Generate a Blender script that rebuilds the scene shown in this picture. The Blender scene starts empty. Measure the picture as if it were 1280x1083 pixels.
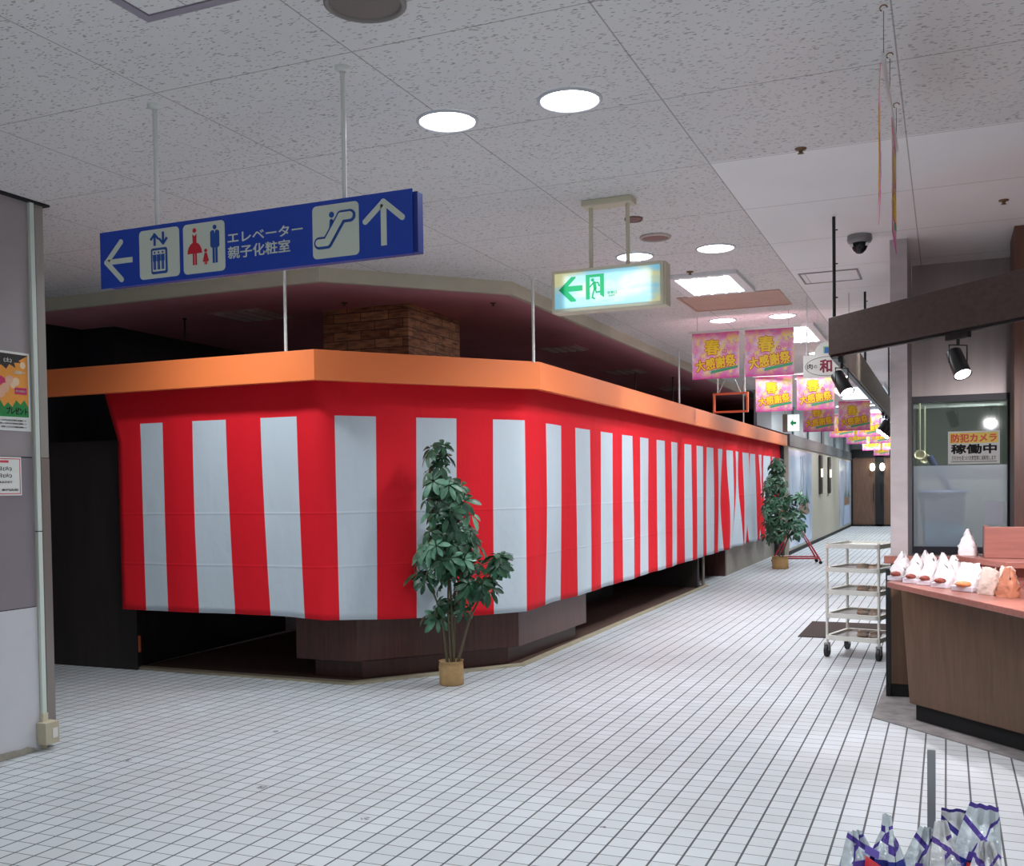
import bpy, bmesh, math, random
from mathutils import Vector, Matrix
random.seed(7)
SC = bpy.context.scene
COL = SC.collection
H = 1.4; CEIL = 2.99
# ------------------------------------------------------------------ camera (1280x1083)
F = 1277.0; PX, PY = 640.0, 646.0
RM = Matrix(((0.92024336, -0.00127482, -0.39134453), (0.39112075, -0.03097273, 0.91981805), (-0.01329361, -0.99951942, -0.02800384)))
def ray(x, y): return RM @ Vector((x-PX, y-PY, F))
def onz(x, y, z=0.0):
    r = ray(x, y); return Vector((0, 0, H)) + r*((z-H)/r.z)
def at(x, y, Y):
    r = ray(x, y); return Vector((0, 0, H)) + r*(Y/r.y)
def onx(x, y, X):
    r = ray(x, y); return Vector((0, 0, H)) + r*(X/r.x)
cd = bpy.data.cameras.new('camera'); cam = bpy.data.objects.new('camera', cd); COL.objects.link(cam)
cd.sensor_fit = 'HORIZONTAL'; cd.sensor_width = 36; cd.lens = F/1280*36
cd.shift_y = (PY-541.5)/1280; cd.clip_start = .05; cd.clip_end = 200
m = Matrix.Identity(4)
for i in range(3):
    m[i][0] = RM[i][0]; m[i][1] = -RM[i][1]; m[i][2] = -RM[i][2]
m[0][3] = 0; m[1][3] = 0; m[2][3] = H
cam.matrix_world = m
SC.camera = cam
SC.view_settings.view_transform = 'Standard'; SC.view_settings.look = 'None'
SC.view_settings.gamma = 1; SC.view_settings.use_curve_mapping = False
SC.view_settings.exposure = 0.0
w = bpy.data.worlds.new('world'); SC.world = w; w.use_nodes = True
w.node_tree.nodes['Background'].inputs[0].default_value = (.5, .55, .6, 1)
w.node_tree.nodes['Background'].inputs[1].default_value = .15
# ------------------------------------------------------------------ materials
def lin(c): return tuple((v/255/12.92 if v/255 <= .04045 else ((v/255+.055)/1.055)**2.4) for v in c) + (1,)
MATS = {}
def mat(name, c, rough=.5, metal=0, var=0.0, vs=6.0, bump=0.0, bs=60, stretch=(1, 1, 1), emit=0, ecol=None, trans=0, spec=.5, alpha=1, c2=None):
    if name in MATS: return MATS[name]
    M = bpy.data.materials.new(name); M.use_nodes = True; nt = M.node_tree; N = nt.nodes; L = nt.links
    b = N['Principled BSDF']
    b.inputs['Base Color'].default_value = lin(c); b.inputs['Roughness'].default_value = rough
    b.inputs['Metallic'].default_value = metal; b.inputs['Specular IOR Level'].default_value = spec
    b.inputs['Transmission Weight'].default_value = trans; b.inputs['Alpha'].default_value = alpha
    if emit:
        b.inputs['Emission Color'].default_value = lin(ecol or c); b.inputs['Emission Strength'].default_value = emit
    if var or bump:
        tc = N.new('ShaderNodeTexCoord'); mp = N.new('ShaderNodeMapping'); mp.inputs['Scale'].default_value = stretch
        L.new(tc.outputs['Object'], mp.inputs[0])
    if var:
        nz = N.new('ShaderNodeTexNoise'); nz.inputs['Scale'].default_value = vs; nz.inputs['Detail'].default_value = 5
        L.new(mp.outputs[0], nz.inputs['Vector'])
        mx = N.new('ShaderNodeMixRGB'); A = lin(c); B = lin(c2) if c2 else tuple(v*(1-var) for v in A[:3])+(1,)
        mx.inputs[1].default_value = A; mx.inputs[2].default_value = B
        rp = N.new('ShaderNodeMapRange'); rp.inputs[1].default_value = .35; rp.inputs[2].default_value = .65
        L.new(nz.outputs[0], rp.inputs[0]); L.new(rp.outputs[0], mx.inputs[0]); L.new(mx.outputs[0], b.inputs['Base Color'])
    if bump:
        n2 = N.new('ShaderNodeTexNoise'); n2.inputs['Scale'].default_value = bs; L.new(mp.outputs[0], n2.inputs['Vector'])
        bp = N.new('ShaderNodeBump'); bp.inputs['Strength'].default_value = bump; bp.inputs['Distance'].default_value = .01
        L.new(n2.outputs[0], bp.inputs['Height']); L.new(bp.outputs[0], b.inputs['Normal'])
    MATS[name] = M; return M
class G:   # small node graph helper
    def __init__(s, name):
        s.M = bpy.data.materials.new(name); s.M.use_nodes = True; s.nt = s.M.node_tree; s.b = s.nt.nodes['Principled BSDF']; MATS[name] = s.M
        tc = s.nt.nodes.new('ShaderNodeTexCoord'); sx = s.nt.nodes.new('ShaderNodeSeparateXYZ')
        s.P = tc.outputs['Object']; s.nt.links.new(s.P, sx.inputs[0]); s.X, s.Y, s.Z = sx.outputs
    def put(s, inp, v):
        if hasattr(v, 'is_output'): s.nt.links.new(v, inp)
        else: inp.default_value = v
    def m(s, op, a, b=0.0, c=0.0):
        n = s.nt.nodes.new('ShaderNodeMath'); n.operation = op
        s.put(n.inputs[0], a); s.put(n.inputs[1], b); s.put(n.inputs[2], c); return n.outputs[0]
    def mix(s, f, a, b):
        n = s.nt.nodes.new('ShaderNodeMixRGB'); s.put(n.inputs[0], f); s.put(n.inputs[1], a); s.put(n.inputs[2], b); return n.outputs[0]
    def noise(s, scale, detail=3, stretch=(1, 1, 1)):
        mp = s.nt.nodes.new('ShaderNodeMapping'); mp.inputs['Scale'].default_value = stretch; s.nt.links.new(s.P, mp.inputs[0])
        n = s.nt.nodes.new('ShaderNodeTexNoise'); n.inputs['Scale'].default_value = scale; n.inputs['Detail'].default_value = detail
        s.nt.links.new(mp.outputs[0], n.inputs['Vector']); return n.outputs[0]
    def line(s, v, pitch, off, wd):     # 1 on a grid line
        a = s.m('DIVIDE', s.m('SUBTRACT', v, off-wd/2), pitch)
        return s.m('LESS_THAN', s.m('FRACT', a), wd/pitch)
    def ramp(s, v, lo, hi):
        n = s.nt.nodes.new('ShaderNodeMapRange'); s.put(n.inputs[0], v); n.inputs[1].default_value = lo; n.inputs[2].default_value = hi; return n.outputs[0]
def floor_mat():
    g = G('floor_tile')
    gx = g.line(g.X, .1015, -.309, .0085); gy = g.line(g.Y, .0998, 3.6727, .0045)
    grout = g.m('MAXIMUM', gx, gy)
    cx = g.m('FLOOR', g.m('DIVIDE', g.m('SUBTRACT', g.X, -.309), .1015)); cy = g.m('FLOOR', g.m('DIVIDE', g.m('SUBTRACT', g.Y, 3.6727), .0998))
    cb = g.nt.nodes.new('ShaderNodeCombineXYZ'); g.put(cb.inputs[0], cx); g.put(cb.inputs[1], cy)
    wn = g.nt.nodes.new('ShaderNodeTexWhiteNoise'); g.nt.links.new(cb.outputs[0], wn.inputs[0])
    tile = g.mix(wn.outputs[0], lin((196, 201, 205)), lin((208, 213, 218)))
    tile = g.mix(g.ramp(g.noise(1.3, 4), .45, .75), tile, lin((194, 196, 199)))
    for (sx, sy, r) in ((-2.98, 3.94, .025), (-2.28, 3.72, .02), (-1.30, 3.97, .014), (-3.6, 4.9, .018), (-3.95, 4.1, .02)):
        d = g.m('SQRT', g.m('ADD', g.m('POWER', g.m('SUBTRACT', g.X, sx), 2), g.m('POWER', g.m('SUBTRACT', g.Y, sy), 2)))
        tile = g.mix(g.m('MULTIPLY', g.m('LESS_THAN', d, r), g.ramp(g.noise(60), .42, .55)), tile, lin((70, 60, 62)))
    g.put(g.b.inputs['Base Color'], g.mix(grout, tile, lin((88, 90, 94))))
    g.put(g.b.inputs['Roughness'], g.m('MULTIPLY_ADD', grout, .45, .42)); g.b.inputs['Specular IOR Level'].default_value = .35
    bp = g.nt.nodes.new('ShaderNodeBump'); bp.invert = True; bp.inputs['Strength'].default_value = .5; bp.inputs['Distance'].default_value = .002
    g.put(bp.inputs['Height'], grout); g.nt.links.new(bp.outputs[0], g.b.inputs['Normal'])
    return g.M
def ceil_mat(name, holes, c):
    g = G(name)
    jx = g.line(g.X, .908, -.167, .006); jy = g.line(g.Y, .925, 3.235, .006); j = g.m('MAXIMUM', jx, jy)
    base = g.mix(g.ramp(g.noise(.8, 3), .3, .7), lin(c), lin(tuple(v-8 for v in c)))
    col = g.mix(g.m('MULTIPLY', j, .55), base, lin((105, 98, 92)))
    if holes:
        mp = g.nt.nodes.new('ShaderNodeMapping'); mp.inputs['Scale'].default_value = (34, 95, 1)
        nzv = g.nt.nodes.new('ShaderNodeTexNoise'); nzv.inputs['Scale'].default_value = 14
        g.nt.links.new(g.P, nzv.inputs['Vector'])
        ad = g.nt.nodes.new('ShaderNodeVectorMath'); ad.operation = 'MULTIPLY_ADD'; g.nt.links.new(nzv.outputs['Color'], ad.inputs[0])
        ad.inputs[1].default_value = (.03, .03, 0); g.nt.links.new(g.P, ad.inputs[2]); g.nt.links.new(ad.outputs[0], mp.inputs[0])
        v = g.nt.nodes.new('ShaderNodeTexVoronoi'); v.inputs['Scale'].default_value = 1; g.nt.links.new(mp.outputs[0], v.inputs['Vector'])
        h1 = g.m('LESS_THAN', v.outputs['Distance'], g.m('MULTIPLY_ADD', g.noise(40, 2), .75, -.13))
        col = g.mix(g.m('MULTIPLY', h1, .52), col, lin((92, 86, 82)))
        bp = g.nt.nodes.new('ShaderNodeBump'); bp.invert = True; bp.inputs['Strength'].default_value = .4; bp.inputs['Distance'].default_value = .003
        g.put(bp.inputs['Height'], h1); g.nt.links.new(bp.outputs[0], g.b.inputs['Normal'])
    g.put(g.b.inputs['Base Color'], col); g.b.inputs['Roughness'].default_value = .9; g.b.inputs['Specular IOR Level'].default_value = .15
    return g.M
def wood(name, c1, c2, axis='z', rough=.45, s=1.0):
    g = G(name); st = {'z': (14, 14, .9), 'x': (.9, 14, 14), 'y': (14, .9, 14)}[axis]
    n = g.noise(3*s, 6, st); n2 = g.noise(14*s, 3, st)
    f = g.ramp(g.m('ADD', g.m('MULTIPLY', n, .7), g.m('MULTIPLY', n2, .3)), .36, .66)
    g.put(g.b.inputs['Base Color'], g.mix(f, lin(c1), lin(c2))); g.b.inputs['Roughness'].default_value = rough
    return g.M
FLOOR = floor_mat()
CEILM = ceil_mat('ceiling_perforated', True, (230, 227, 226)); CEILS = ceil_mat('ceiling_smooth', False, (248, 247, 247))
WHITE = mat('white_paint', (225, 225, 222), .4); ROD = mat('white_rod', (222, 222, 218), .3, .1)
BEIGE = mat('beige_fascia', (205, 198, 178), .7, var=.08)
PINK = mat('bounce_pink_ceiling', (214, 146, 156), .8, var=.1, vs=2)  # pink puts the red bounce off the curtain into the colour
ORANGE = mat('orange_band', (247, 132, 74), .38, var=.1, vs=.8)
def cloth(nm, c):
    g = G(nm); n = g.noise(2.2, 4, (1, 1, .45)); n2 = g.noise(14, 3)
    cr = g.m('MAXIMUM', g.m('SUBTRACT', 1, g.m('MULTIPLY', g.m('ABSOLUTE', g.m('SUBTRACT', g.Z, 1.24)), 90)), g.m('SUBTRACT', 1, g.m('MULTIPLY', g.m('ABSOLUTE', g.m('SUBTRACT', g.Z, .86)), 90)))
    h = g.m('ADD', g.m('MULTIPLY_ADD', n2, .06, g.m('MULTIPLY', n, 1.0)), g.m('MULTIPLY', g.m('MAXIMUM', cr, 0), .08))
    g.b.inputs['Base Color'].default_value = lin(c); g.b.inputs['Roughness'].default_value = .75; g.b.inputs['Specular IOR Level'].default_value = .25
    bp = g.nt.nodes.new('ShaderNodeBump'); bp.inputs['Strength'].default_value = .55; bp.inputs['Distance'].default_value = .05; g.put(bp.inputs['Height'], h); g.nt.links.new(bp.outputs[0], g.b.inputs['Normal']); return g.M
RED = cloth('red_cloth', (229, 26, 42)); CWHITE = cloth('white_cloth', (200, 212, 222))
DKWOOD = wood('dark_wood', (92, 54, 46), (66, 38, 34), 'z', .38)
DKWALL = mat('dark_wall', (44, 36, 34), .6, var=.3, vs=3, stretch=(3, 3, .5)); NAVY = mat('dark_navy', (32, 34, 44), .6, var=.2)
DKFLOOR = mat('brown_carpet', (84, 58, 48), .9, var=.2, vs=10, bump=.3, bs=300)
THRESH = mat('threshold_stone', (176, 166, 142), .6, var=.15, vs=9)
BLACK = mat('black_metal', (22, 22, 24), .4); BLACKM = mat('black_matte', (26, 26, 28), .8)
STEEL = mat('brushed_steel', (178, 176, 176), .28, .9, var=.06, vs=4, stretch=(30, 1, 1))
STEELW = mat('grey_panel', (176, 166, 163), .33, .45, var=.1, vs=2, stretch=(8, 8, .6))
CHROME = mat('cart_metal', (232, 230, 222), .3, .3)
BROWN = wood('counter_wood', (110, 80, 58), (92, 67, 48), 'z', .4); BROWNX = wood('beam_wood', (84, 66, 60), (68, 52, 47), 'x', .45)
TOPW = wood('counter_top_wood', (168, 108, 96), (148, 94, 84), 'x', .35)
CONC = mat('concrete_strip', (148, 142, 142), .8, var=.4, vs=9, bump=.2)
BLUE = mat('sign_blue', (22, 66, 176), .35); DBLUE = mat('sign_edge', (18, 44, 130), .4); SWHITE = mat('sign_white', (212, 218, 204), .5)
SRED = mat('sign_red', (205, 28, 48), .5); SPICT = mat('sign_pict_blue', (28, 76, 158), .5)
CREAM = mat('cream_plastic', (212, 204, 180), .5)
GLOW = mat('lamp_diffuser', (255, 255, 255), .5, emit=14, ecol=(246, 250, 255))
GREEN = mat('exit_green', (0, 140, 84), .5, emit=.25, ecol=(0, 150, 90))
# ------------------------------------------------------------------ mesh builder
class MB:
    def __init__(s): s.v = []; s.f = []; s.mi = []; s.ms = []; s.sm = []
    def _m(s, m):
        if m not in s.ms: s.ms.append(m)
        return s.ms.index(m)
    def add(s, vs, fs, m, smooth=False):
        k = len(s.v); i = s._m(m); s.v += [Vector(v) for v in vs]
        for f in fs: s.f.append([k+q for q in f]); s.mi.append(i); s.sm.append(smooth)
        return s
    def box(s, a, b, m, M=None):
        x0, y0, z0 = a; x1, y1, z1 = b
        vs = [Vector(p) for p in ((x0, y0, z0), (x1, y0, z0), (x1, y1, z0), (x0, y1, z0), (x0, y0, z1), (x1, y0, z1), (x1, y1, z1), (x0, y1, z1))]
        if M is not None: vs = [M @ v for v in vs]
        return s.add(vs, [(0, 3, 2, 1), (4, 5, 6, 7), (0, 1, 5, 4), (1, 2, 6, 5), (2, 3, 7, 6), (3, 0, 4, 7)], m)
    def prism(s, poly, z0, z1, m, poly2=None):
        n = len(poly); p2 = poly2 or poly
        return s.add([(x, y, z0) for x, y in poly]+[(x, y, z1) for x, y in p2],
                     [tuple(range(n))[::-1], tuple(range(n, 2*n))]+[(i, (i+1) % n, n+(i+1) % n, n+i) for i in range(n)], m)
    def tube(s, pts, r, m, n=10, cap=True, rs=None):
        pts = [Vector(p) for p in pts]; vs = []; fs = []
        for i, p in enumerate(pts):
            d = (pts[min(i+1, len(pts)-1)]-pts[max(i-1, 0)]).normalized()
            a = d.cross(Vector((0, 0, 1)))
            if a.length < .05: a = d.cross(Vector((1, 0, 0)))
            a.normalize(); b = d.cross(a); rr = rs[i] if rs else r
            vs += [p+(a*math.cos(2*math.pi*k/n)+b*math.sin(2*math.pi*k/n))*rr for k in range(n)]
        for i in range(len(pts)-1):
            for k in range(n): fs.append((i*n+k, i*n+(k+1) % n, (i+1)*n+(k+1) % n, (i+1)*n+k))
        s.add(vs, fs, m, True)
        if cap:
            e = len(vs)-n; s.add(vs[:n], [tuple(range(n))], m); s.add(vs[e:], [tuple(range(n))[::-1]], m)
        return s
    def lathe(s, prof, c, m, n=24, M=None, smooth=True):
        vs = []; fs = []
        for r, z in prof:
            for k in range(n):
                v = Vector((r*math.cos(2*math.pi*k/n), r*math.sin(2*math.pi*k/n), z))
                vs.append((M @ v if M is not None else v)+Vector(c))
        for i in range(len(prof)-1):
            for k in range(n): fs.append((i*n+k, i*n+(k+1) % n, (i+1)*n+(k+1) % n, (i+1)*n+k))
        return s.add(vs, fs, m, smooth)
    # flat shapes on a frame: o origin, r right, u up, n normal (towards the reader)
    def poly(s, fr, pts, m, d=.0015, e=0.0):
        o, r, u, nn = fr; k = len(pts)
        A = [o+r*x+u*y+nn*e for x, y in pts]; B = [o+r*x+u*y+nn*(e+d) for x, y in pts]
        return s.add(A+B, [tuple(range(k, 2*k))]+[(i, (i+1) % k, k+(i+1) % k, k+i) for i in range(k)], m)
    def rrect(s, fr, x0, y0, x1, y1, rad, m, d=.0015, e=0.0):
        pts = []
        for cx, cy, a0 in ((x1-rad, y1-rad, 0), (x0+rad, y1-rad, 90), (x0+rad, y0+rad, 180), (x1-rad, y0+rad, 270)):
            for k in range(6):
                a = math.radians(a0+18*k); pts.append((cx+rad*math.cos(a), cy+rad*math.sin(a)))
        return s.poly(fr, pts, m, d, e)
    def disc(s, fr, cx, cy, r, m, d=.0015, e=0.0, ry=None):
        return s.poly(fr, [(cx+r*math.cos(a*math.pi/12), cy+(ry or r)*math.sin(a*math.pi/12)) for a in range(24)], m, d, e)
    def stroke(s, fr, pts, wd, m, d=.0015, e=0.0, capr=True):
        s.zz = getattr(s, 'zz', 0)
        for (x0, y0), (x1, y1) in zip(pts, pts[1:]):
            s.zz += 1; d += .0004
            dx, dy = x1-x0, y1-y0; l = math.hypot(dx, dy); nx, ny = -dy/l*wd/2, dx/l*wd/2
            s.poly(fr, [(x0+nx, y0+ny), (x0-nx, y0-ny), (x1-nx, y1-ny), (x1+nx, y1+ny)], m, d, e)
        if capr:
            for x, y in pts:
                d += .0004; s.disc(fr, x, y, wd/2, m, d, e)
        return s
    def text(s, fr, body, cx, cy, wdt, hgt, m, bold=0.0, rot=0.0, d=.0012, e=0.0):
        vs, fs, bb = glyphs(body, bold); o, r, u, nn = fr
        sx = wdt/(bb[1]-bb[0]); sy = hgt/(bb[3]-bb[2]); c, q = math.cos(rot), math.sin(rot); out = []
        for v in vs:
            x = (v[0]-(bb[0]+bb[1])/2)*sx; y = (v[1]-(bb[2]+bb[3])/2)*sy
            out.append(o+r*(cx+x*c-y*q)+u*(cy+x*q+y*c)+nn*(e+(d if v[2] > .5 else 0)))
        return s.add(out, fs, m)
    def btext(s, fr, body, cx, cy, wdt, hgt, m, bd, rot=0.0, e=0.0, n=8):   # heavier strokes: copies fanned out by bd
        for k in range(n):
            a = 2*math.pi*k/n; s.text(fr, body, cx+bd*math.cos(a), cy+bd*math.sin(a), wdt, hgt, m, 0, rot, .0004+.00003*k, e)
        return s.text(fr, body, cx, cy, wdt, hgt, m, 0, rot, .0004+.00003*n, e)
    def build(s, name, parent=None, bevel=0, loc=None):
        me = bpy.data.meshes.new(name)
        o3 = Vector(loc) if loc is not None else Vector((0, 0, 0))
        me.from_pydata([v-o3 for v in s.v], [], s.f)
        for mm in s.ms: me.materials.append(mm)
        for p, i, q in zip(me.polygons, s.mi, s.sm): p.material_index = i; p.use_smooth = q
        me.update()
        if not getattr(s, 'raw', False):
            bm = bmesh.new(); bm.from_mesh(me); bmesh.ops.recalc_face_normals(bm, faces=bm.faces[:]); bm.to_mesh(me); bm.free()
        o = bpy.data.objects.new(name, me); COL.objects.link(o); o.location = o3
        if parent is not None:
            o.parent = parent; o.location = o3
        if bevel:
            b = o.modifiers.new('bevel', 'BEVEL'); b.width = bevel; b.segments = 2; b.limit_method = 'ANGLE'
        return o
GL = {}
def glyphs(body, bold):
    key = (body, bold)
    if key in GL: return GL[key]
    c = bpy.data.curves.new('lettering', 'FONT'); c.body = body; c.size = 1; c.extrude = .5; c.offset = bold; c.resolution_u = 3; c.align_x = 'LEFT'; c.space_line = 1.0
    o = bpy.data.objects.new('lettering', c); COL.objects.link(o)
    dg = bpy.context.evaluated_depsgraph_get(); me = bpy.data.meshes.new_from_object(o.evaluated_get(dg))
    vs = [tuple(v.co) for v in me.vertices]; zt = max(v[2] for v in vs); zb = min(v[2] for v in vs)
    vs = [(x, y, 1 if z > (zt+zb)/2 else 0) for x, y, z in vs]
    fs = [list(p.vertices) for p in me.polygons]
    bb = (min(v[0] for v in vs), max(v[0] for v in vs), min(v[1] for v in vs), max(v[1] for v in vs))
    bpy.data.objects.remove(o); bpy.data.curves.remove(c); bpy.data.meshes.remove(me)
    GL[key] = (vs, fs, bb); return GL[key]
def tag(o, label=None, cat=None, group=None, kind=None):
    if label: o['label'] = label
    if cat: o['category'] = cat
    if group: o['group'] = group
    if kind: o['kind'] = kind
    return o
def thing(name, label, cat, loc=(0, 0, 0), rz=0, group=None):
    o = bpy.data.objects.new(name, None); COL.objects.link(o); o.location = loc; o.rotation_euler = (0, 0, rz); o.empty_display_size = .1
    return tag(o, label, cat, group)
def dup(root, loc, rz=0, label=None, group=None):
    def cp(o, par):
        c = o.copy(); COL.objects.link(c); c.parent = par
        for ch in [k for k in ALL if k.parent == o]: cp(ch, c)
        return c
    ALL = list(COL.objects); r = cp(root, None); r.location = loc; r.rotation_euler = (0, 0, rz)
    if label: r['label'] = label
    if group: r['group'] = group
    return r
def S(name, mb, label=None, bevel=0, parent=None):
    o = mb.build(name, parent, bevel); o['kind'] = 'structure'
    if label: o['label'] = label
    return o
V = Vector
def camfr(o): return (V(o), V((1, 0, 0)), V((0, 0, 1)), V((0, -1, 0)))     # reader looks along +Y
def wallfr(o): return (V(o), V((0, 1, 0)), V((0, 0, 1)), V((1, 0, 0)))     # on a wall facing +X
# ================================================================== SETTING
S('floor', MB().box((-13, -4, -.05), (4.2, 36, 0), FLOOR), 'pale square floor tiles with dark grout running down the arcade')
# ceiling: perforated boards, and the smooth boards to the right of the main walkway
mb = MB()
A = (-4.105, 6.205); B = (-3.076, 7.292)
mb.prism([(-13, -4), (4.2, -4), (4.2, 5.07), (-1.075, 5.07), (-1.075, 36), (B[0], 36), B, A, (-13, A[1])], CEIL, CEIL+.05, CEILM)
S('ceiling', mb, 'grey perforated ceiling boards with thin joints')
S('ceiling_smooth', MB().box((-1.075, 5.07, CEIL), (4.2, 36, CEIL+.05), CEILS), 'smooth white ceiling boards over the shop counter side')
mb = MB()
mb.prism([(-13, A[1]), A, B, (B[0], 36), (B[0]-.04, 36), (B[0]-.04, B[1]+.02), (A[0]-.02, A[1]+.04), (-13, A[1]+.04)], 2.89, CEIL, BEIGE)
S('trim_1', mb, 'beige fascia stepping down around the closed shop ceiling')
S('ceiling_shop', MB().prism([(-13, A[1]+.04), (A[0]-.02, A[1]+.04), (B[0]-.04, B[1]+.02), (B[0]-.04, 20.6), (-13, 20.6)], 2.89, 2.93, PINK), 'dusky pink lower ceiling, tinted with red curtain bounce, inside the unlit shop')
S('wall_far_left', MB().box((-13.1, -4, 0), (-13, 36, 3), DKWALL))
S('wall_behind', MB().box((-13, -4.1, 0), (4.2, -4, 3), mat('cream_wall', (200, 196, 188), .8)))
S('wall_right', MB().box((4.2, -4, 0), (4.3, 36, 3), mat('cream_wall', (200, 196, 188), .8)))
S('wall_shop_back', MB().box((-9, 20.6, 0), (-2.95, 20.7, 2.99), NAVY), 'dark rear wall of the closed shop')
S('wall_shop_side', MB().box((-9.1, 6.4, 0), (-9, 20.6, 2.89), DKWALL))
# left partition (wall)
WX = -4.57
GREY1 = mat('panel_grey', (160, 152, 154), .6, var=.04); GREY2 = mat('panel_mauve', (138, 128, 136), .6, var=.04); GREYW = mat('panel_white', (206, 206, 212), .6, var=.04)
mb = MB()
for z0, z1, mm in ((.0, .785, GREYW), (.79, 1.597, GREY2), (1.603, CEIL, GREY1)): mb.box((WX-.12, -3.9, z0), (WX, 4.10, z1), mm)
mb.box((WX-.12, -3.9, .785), (WX-.006, 4.10, .79), BLACKM); mb.box((WX-.12, -3.9, 1.597), (WX-.006, 4.10, 1.603), BLACKM)
S('wall_left', mb, 'grey panelled partition with white lower panel at left edge')
mb = MB(); mb.box((WX-.13, 4.10, 0), (WX-.002, 4.15, CEIL), CREAM)
S('trim_2', mb, 'cream end strip of left partition')
mb = MB(); mb.box((WX-.14, 4.15, 1.6), (WX+.004, 4.205, CEIL-.01), mat('dull_trim', (150, 144, 138), .5)); mb.box((WX-.14, 4.15, 0.02), (WX+.006, 4.205, 1.597), mat('steel_trim', (150, 142, 138), .3, .7))
S('trim_3', mb, 'dull metal corner guard on the end of the left partition', .002)
S('trim_4', MB().box((WX-.14, 3.86, CEIL-.012), (WX+.03, 4.23, CEIL), BLACKM))
# far corridor
CX = -2.87
BG = mat('corridor_beige', (188, 182, 166), .5, var=.05, vs=.5)
mb = MB(); mb.box((CX-.1, 20.7, 0), (CX, 35.2, 2.16), BG)
S('wall_corridor', mb, 'beige corridor wall beyond the striped curtain')
S('trim_5', MB().box((CX-.1, 20.72, 2.16), (CX+.03, 35.2, 2.40), mat('band_grey', (104, 110, 114), .4, .2)), 'grey metal band above the corridor wall')
S('baseboard_corridor', MB().box((CX, 20.72, 0), (CX+.015, 35.2, .07), BLACKM))
mb = MB(); mb.box((CX-.1, 18.95, 2.40), (CX-.05, 35.2, CEIL), mat('clerestory_lit_paint', (196, 208, 210), .3, var=.08, vs=.7))  # pale paint stands in for light coming from behind the windows
for y in (21.6, 24.1, 26.9, 30, 33, 35.1): mb.box((CX-.05, y, 2.40), (CX-.02, y+.12 if y < 26 else y+.5, CEIL), mat('clerestory_post', (128, 136, 138), .5))
mb.box((CX-.1, 17.4, 2.40), (CX-.05, 18.95, CEIL), mat('clerestory_grey', (150, 152, 156), .5))
S('window_1', mb, 'high window panels, painted pale for light behind them, above the grey corridor band')
S('wall_end', MB().box((CX, 35.2, 2.5), (4.2, 35.3, CEIL), mat('end_wall', (146, 150, 152), .6)).box((-.9, 35.2, 0), (4.2, 35.3, 2.5), mat('end_wall', (146, 150, 152), .6)).box((CX, 35.24, 0), (-.9, 35.3, 2.5), BLACKM))
d = S('door_1', MB().box((CX+.05, 35.1, .05), (-2.12, 35.15, 2.24), wood('end_door_wood', (118, 88, 70), (96, 70, 56))), 'brown wooden door in a dark frame at the corridor end')
S('door_frame', MB().box((CX+.02, 35.05, 2.24), (-.9, 35.2, 2.5), BLACKM).box((CX, 35.05, 0), (CX+.06, 35.2, 2.3), BLACKM).box((-2.12, 35.05, 0), (-1.86, 35.2, 2.3), BLACKM).box((CX, 35.05, 0), (-.9, 35.2, .06), BLACKM), parent=d)
for x in (-2.17, -1.93):
    S('door_handle', MB().tube([(x, 35.0, .8), (x, 35.0, 1.4)], .015, BLACK), parent=d)
S('door_2', MB().box((-1.86, 35.1, .05), (-1.0, 35.15, 2.24), MATS['end_door_wood']), 'second brown door beside the dark post at the corridor end')
for i, x in enumerate((-2.2, -1.9)):
    t = thing('globe_lamp', ('left', 'right')[i]+' one of two small lit globe lamps by the end doors', 'lamp', (x, 34.98, 1.92), group='globe lamps at the end doors')
    MB().lathe([(.001, -.13), (.06, -.1), (.085, 0), (.06, .1), (.001, .13)], (0, 0, 0), mat('globe_glow', (255, 248, 225), .5, emit=4)).build('globe', t)
    MB().tube([(0, 0, .12), (0, .09, .16)], .01, BLACK).build('bracket', t)
def pot(y0, y1, name, label):
    zb, zt = .12, 2.1; mmy = (y0+y1)/2
    t = thing(name, label, 'wall poster', (CX+.002, mmy, zb))
    bm = G('mural_'+str(int(y0))); f = bm.ramp(bm.noise(.9, 3, (1, 1, .5)), .35, .65)
    bm.put(bm.b.inputs['Base Color'], bm.mix(f, lin((222, 230, 242)), lin((168, 188, 216)))); bm.b.inputs['Roughness'].default_value = .25
    MB().box((0, y0-mmy, 0), (.006, y1-mmy, zt-zb), bm.M).build('sheet', t)
    fr = wallfr((.0065, 0, 0)); w = (y1-y0)
    v = MB(); v.poly(fr, [(-.12*w, .62), (.35*w, .62), (.32*w, .86), (-.1*w, .86)], mat('mural_brown', (150, 120, 104), .4))
    v.poly(fr, [(-.14*w, 0.02), (.4*w, 0.02), (.36*w, .6), (-.1*w, .6)], mat('mural_pale', (190, 208, 236), .4))
    v.build('painted_planter', t)
    v = MB()
    for k in range(7):
        a = (-.1+.07*k)*w; v.poly(fr, [(a, .86), (a+.05*w, .86), (a+.02*w+.05*w*math.sin(k*2), 1.05+.12*(k % 3))], mat('mural_green', (78, 112, 96), .5))
    v.stroke(fr, [(-.02*w, .86), (-.06*w, 1.2), (.0, 1.5), (-.03*w, 1.85)], .05, mat('mural_grey', (120, 132, 150), .4)); v.stroke(fr, [(.05*w, .9), (.12*w, 1.3), (.05*w, 1.85)], .07, MATS['mural_grey'])
    v.build('painted_plant', t)
    return t
pot(20.75, 24.4, 'wall_mural', 'tall pale blue mural with plant, next to the curtain end')
pot(31.0, 35.0, 'wall_mural', 'tall pale blue mural with plant, next to the end doors')
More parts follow.
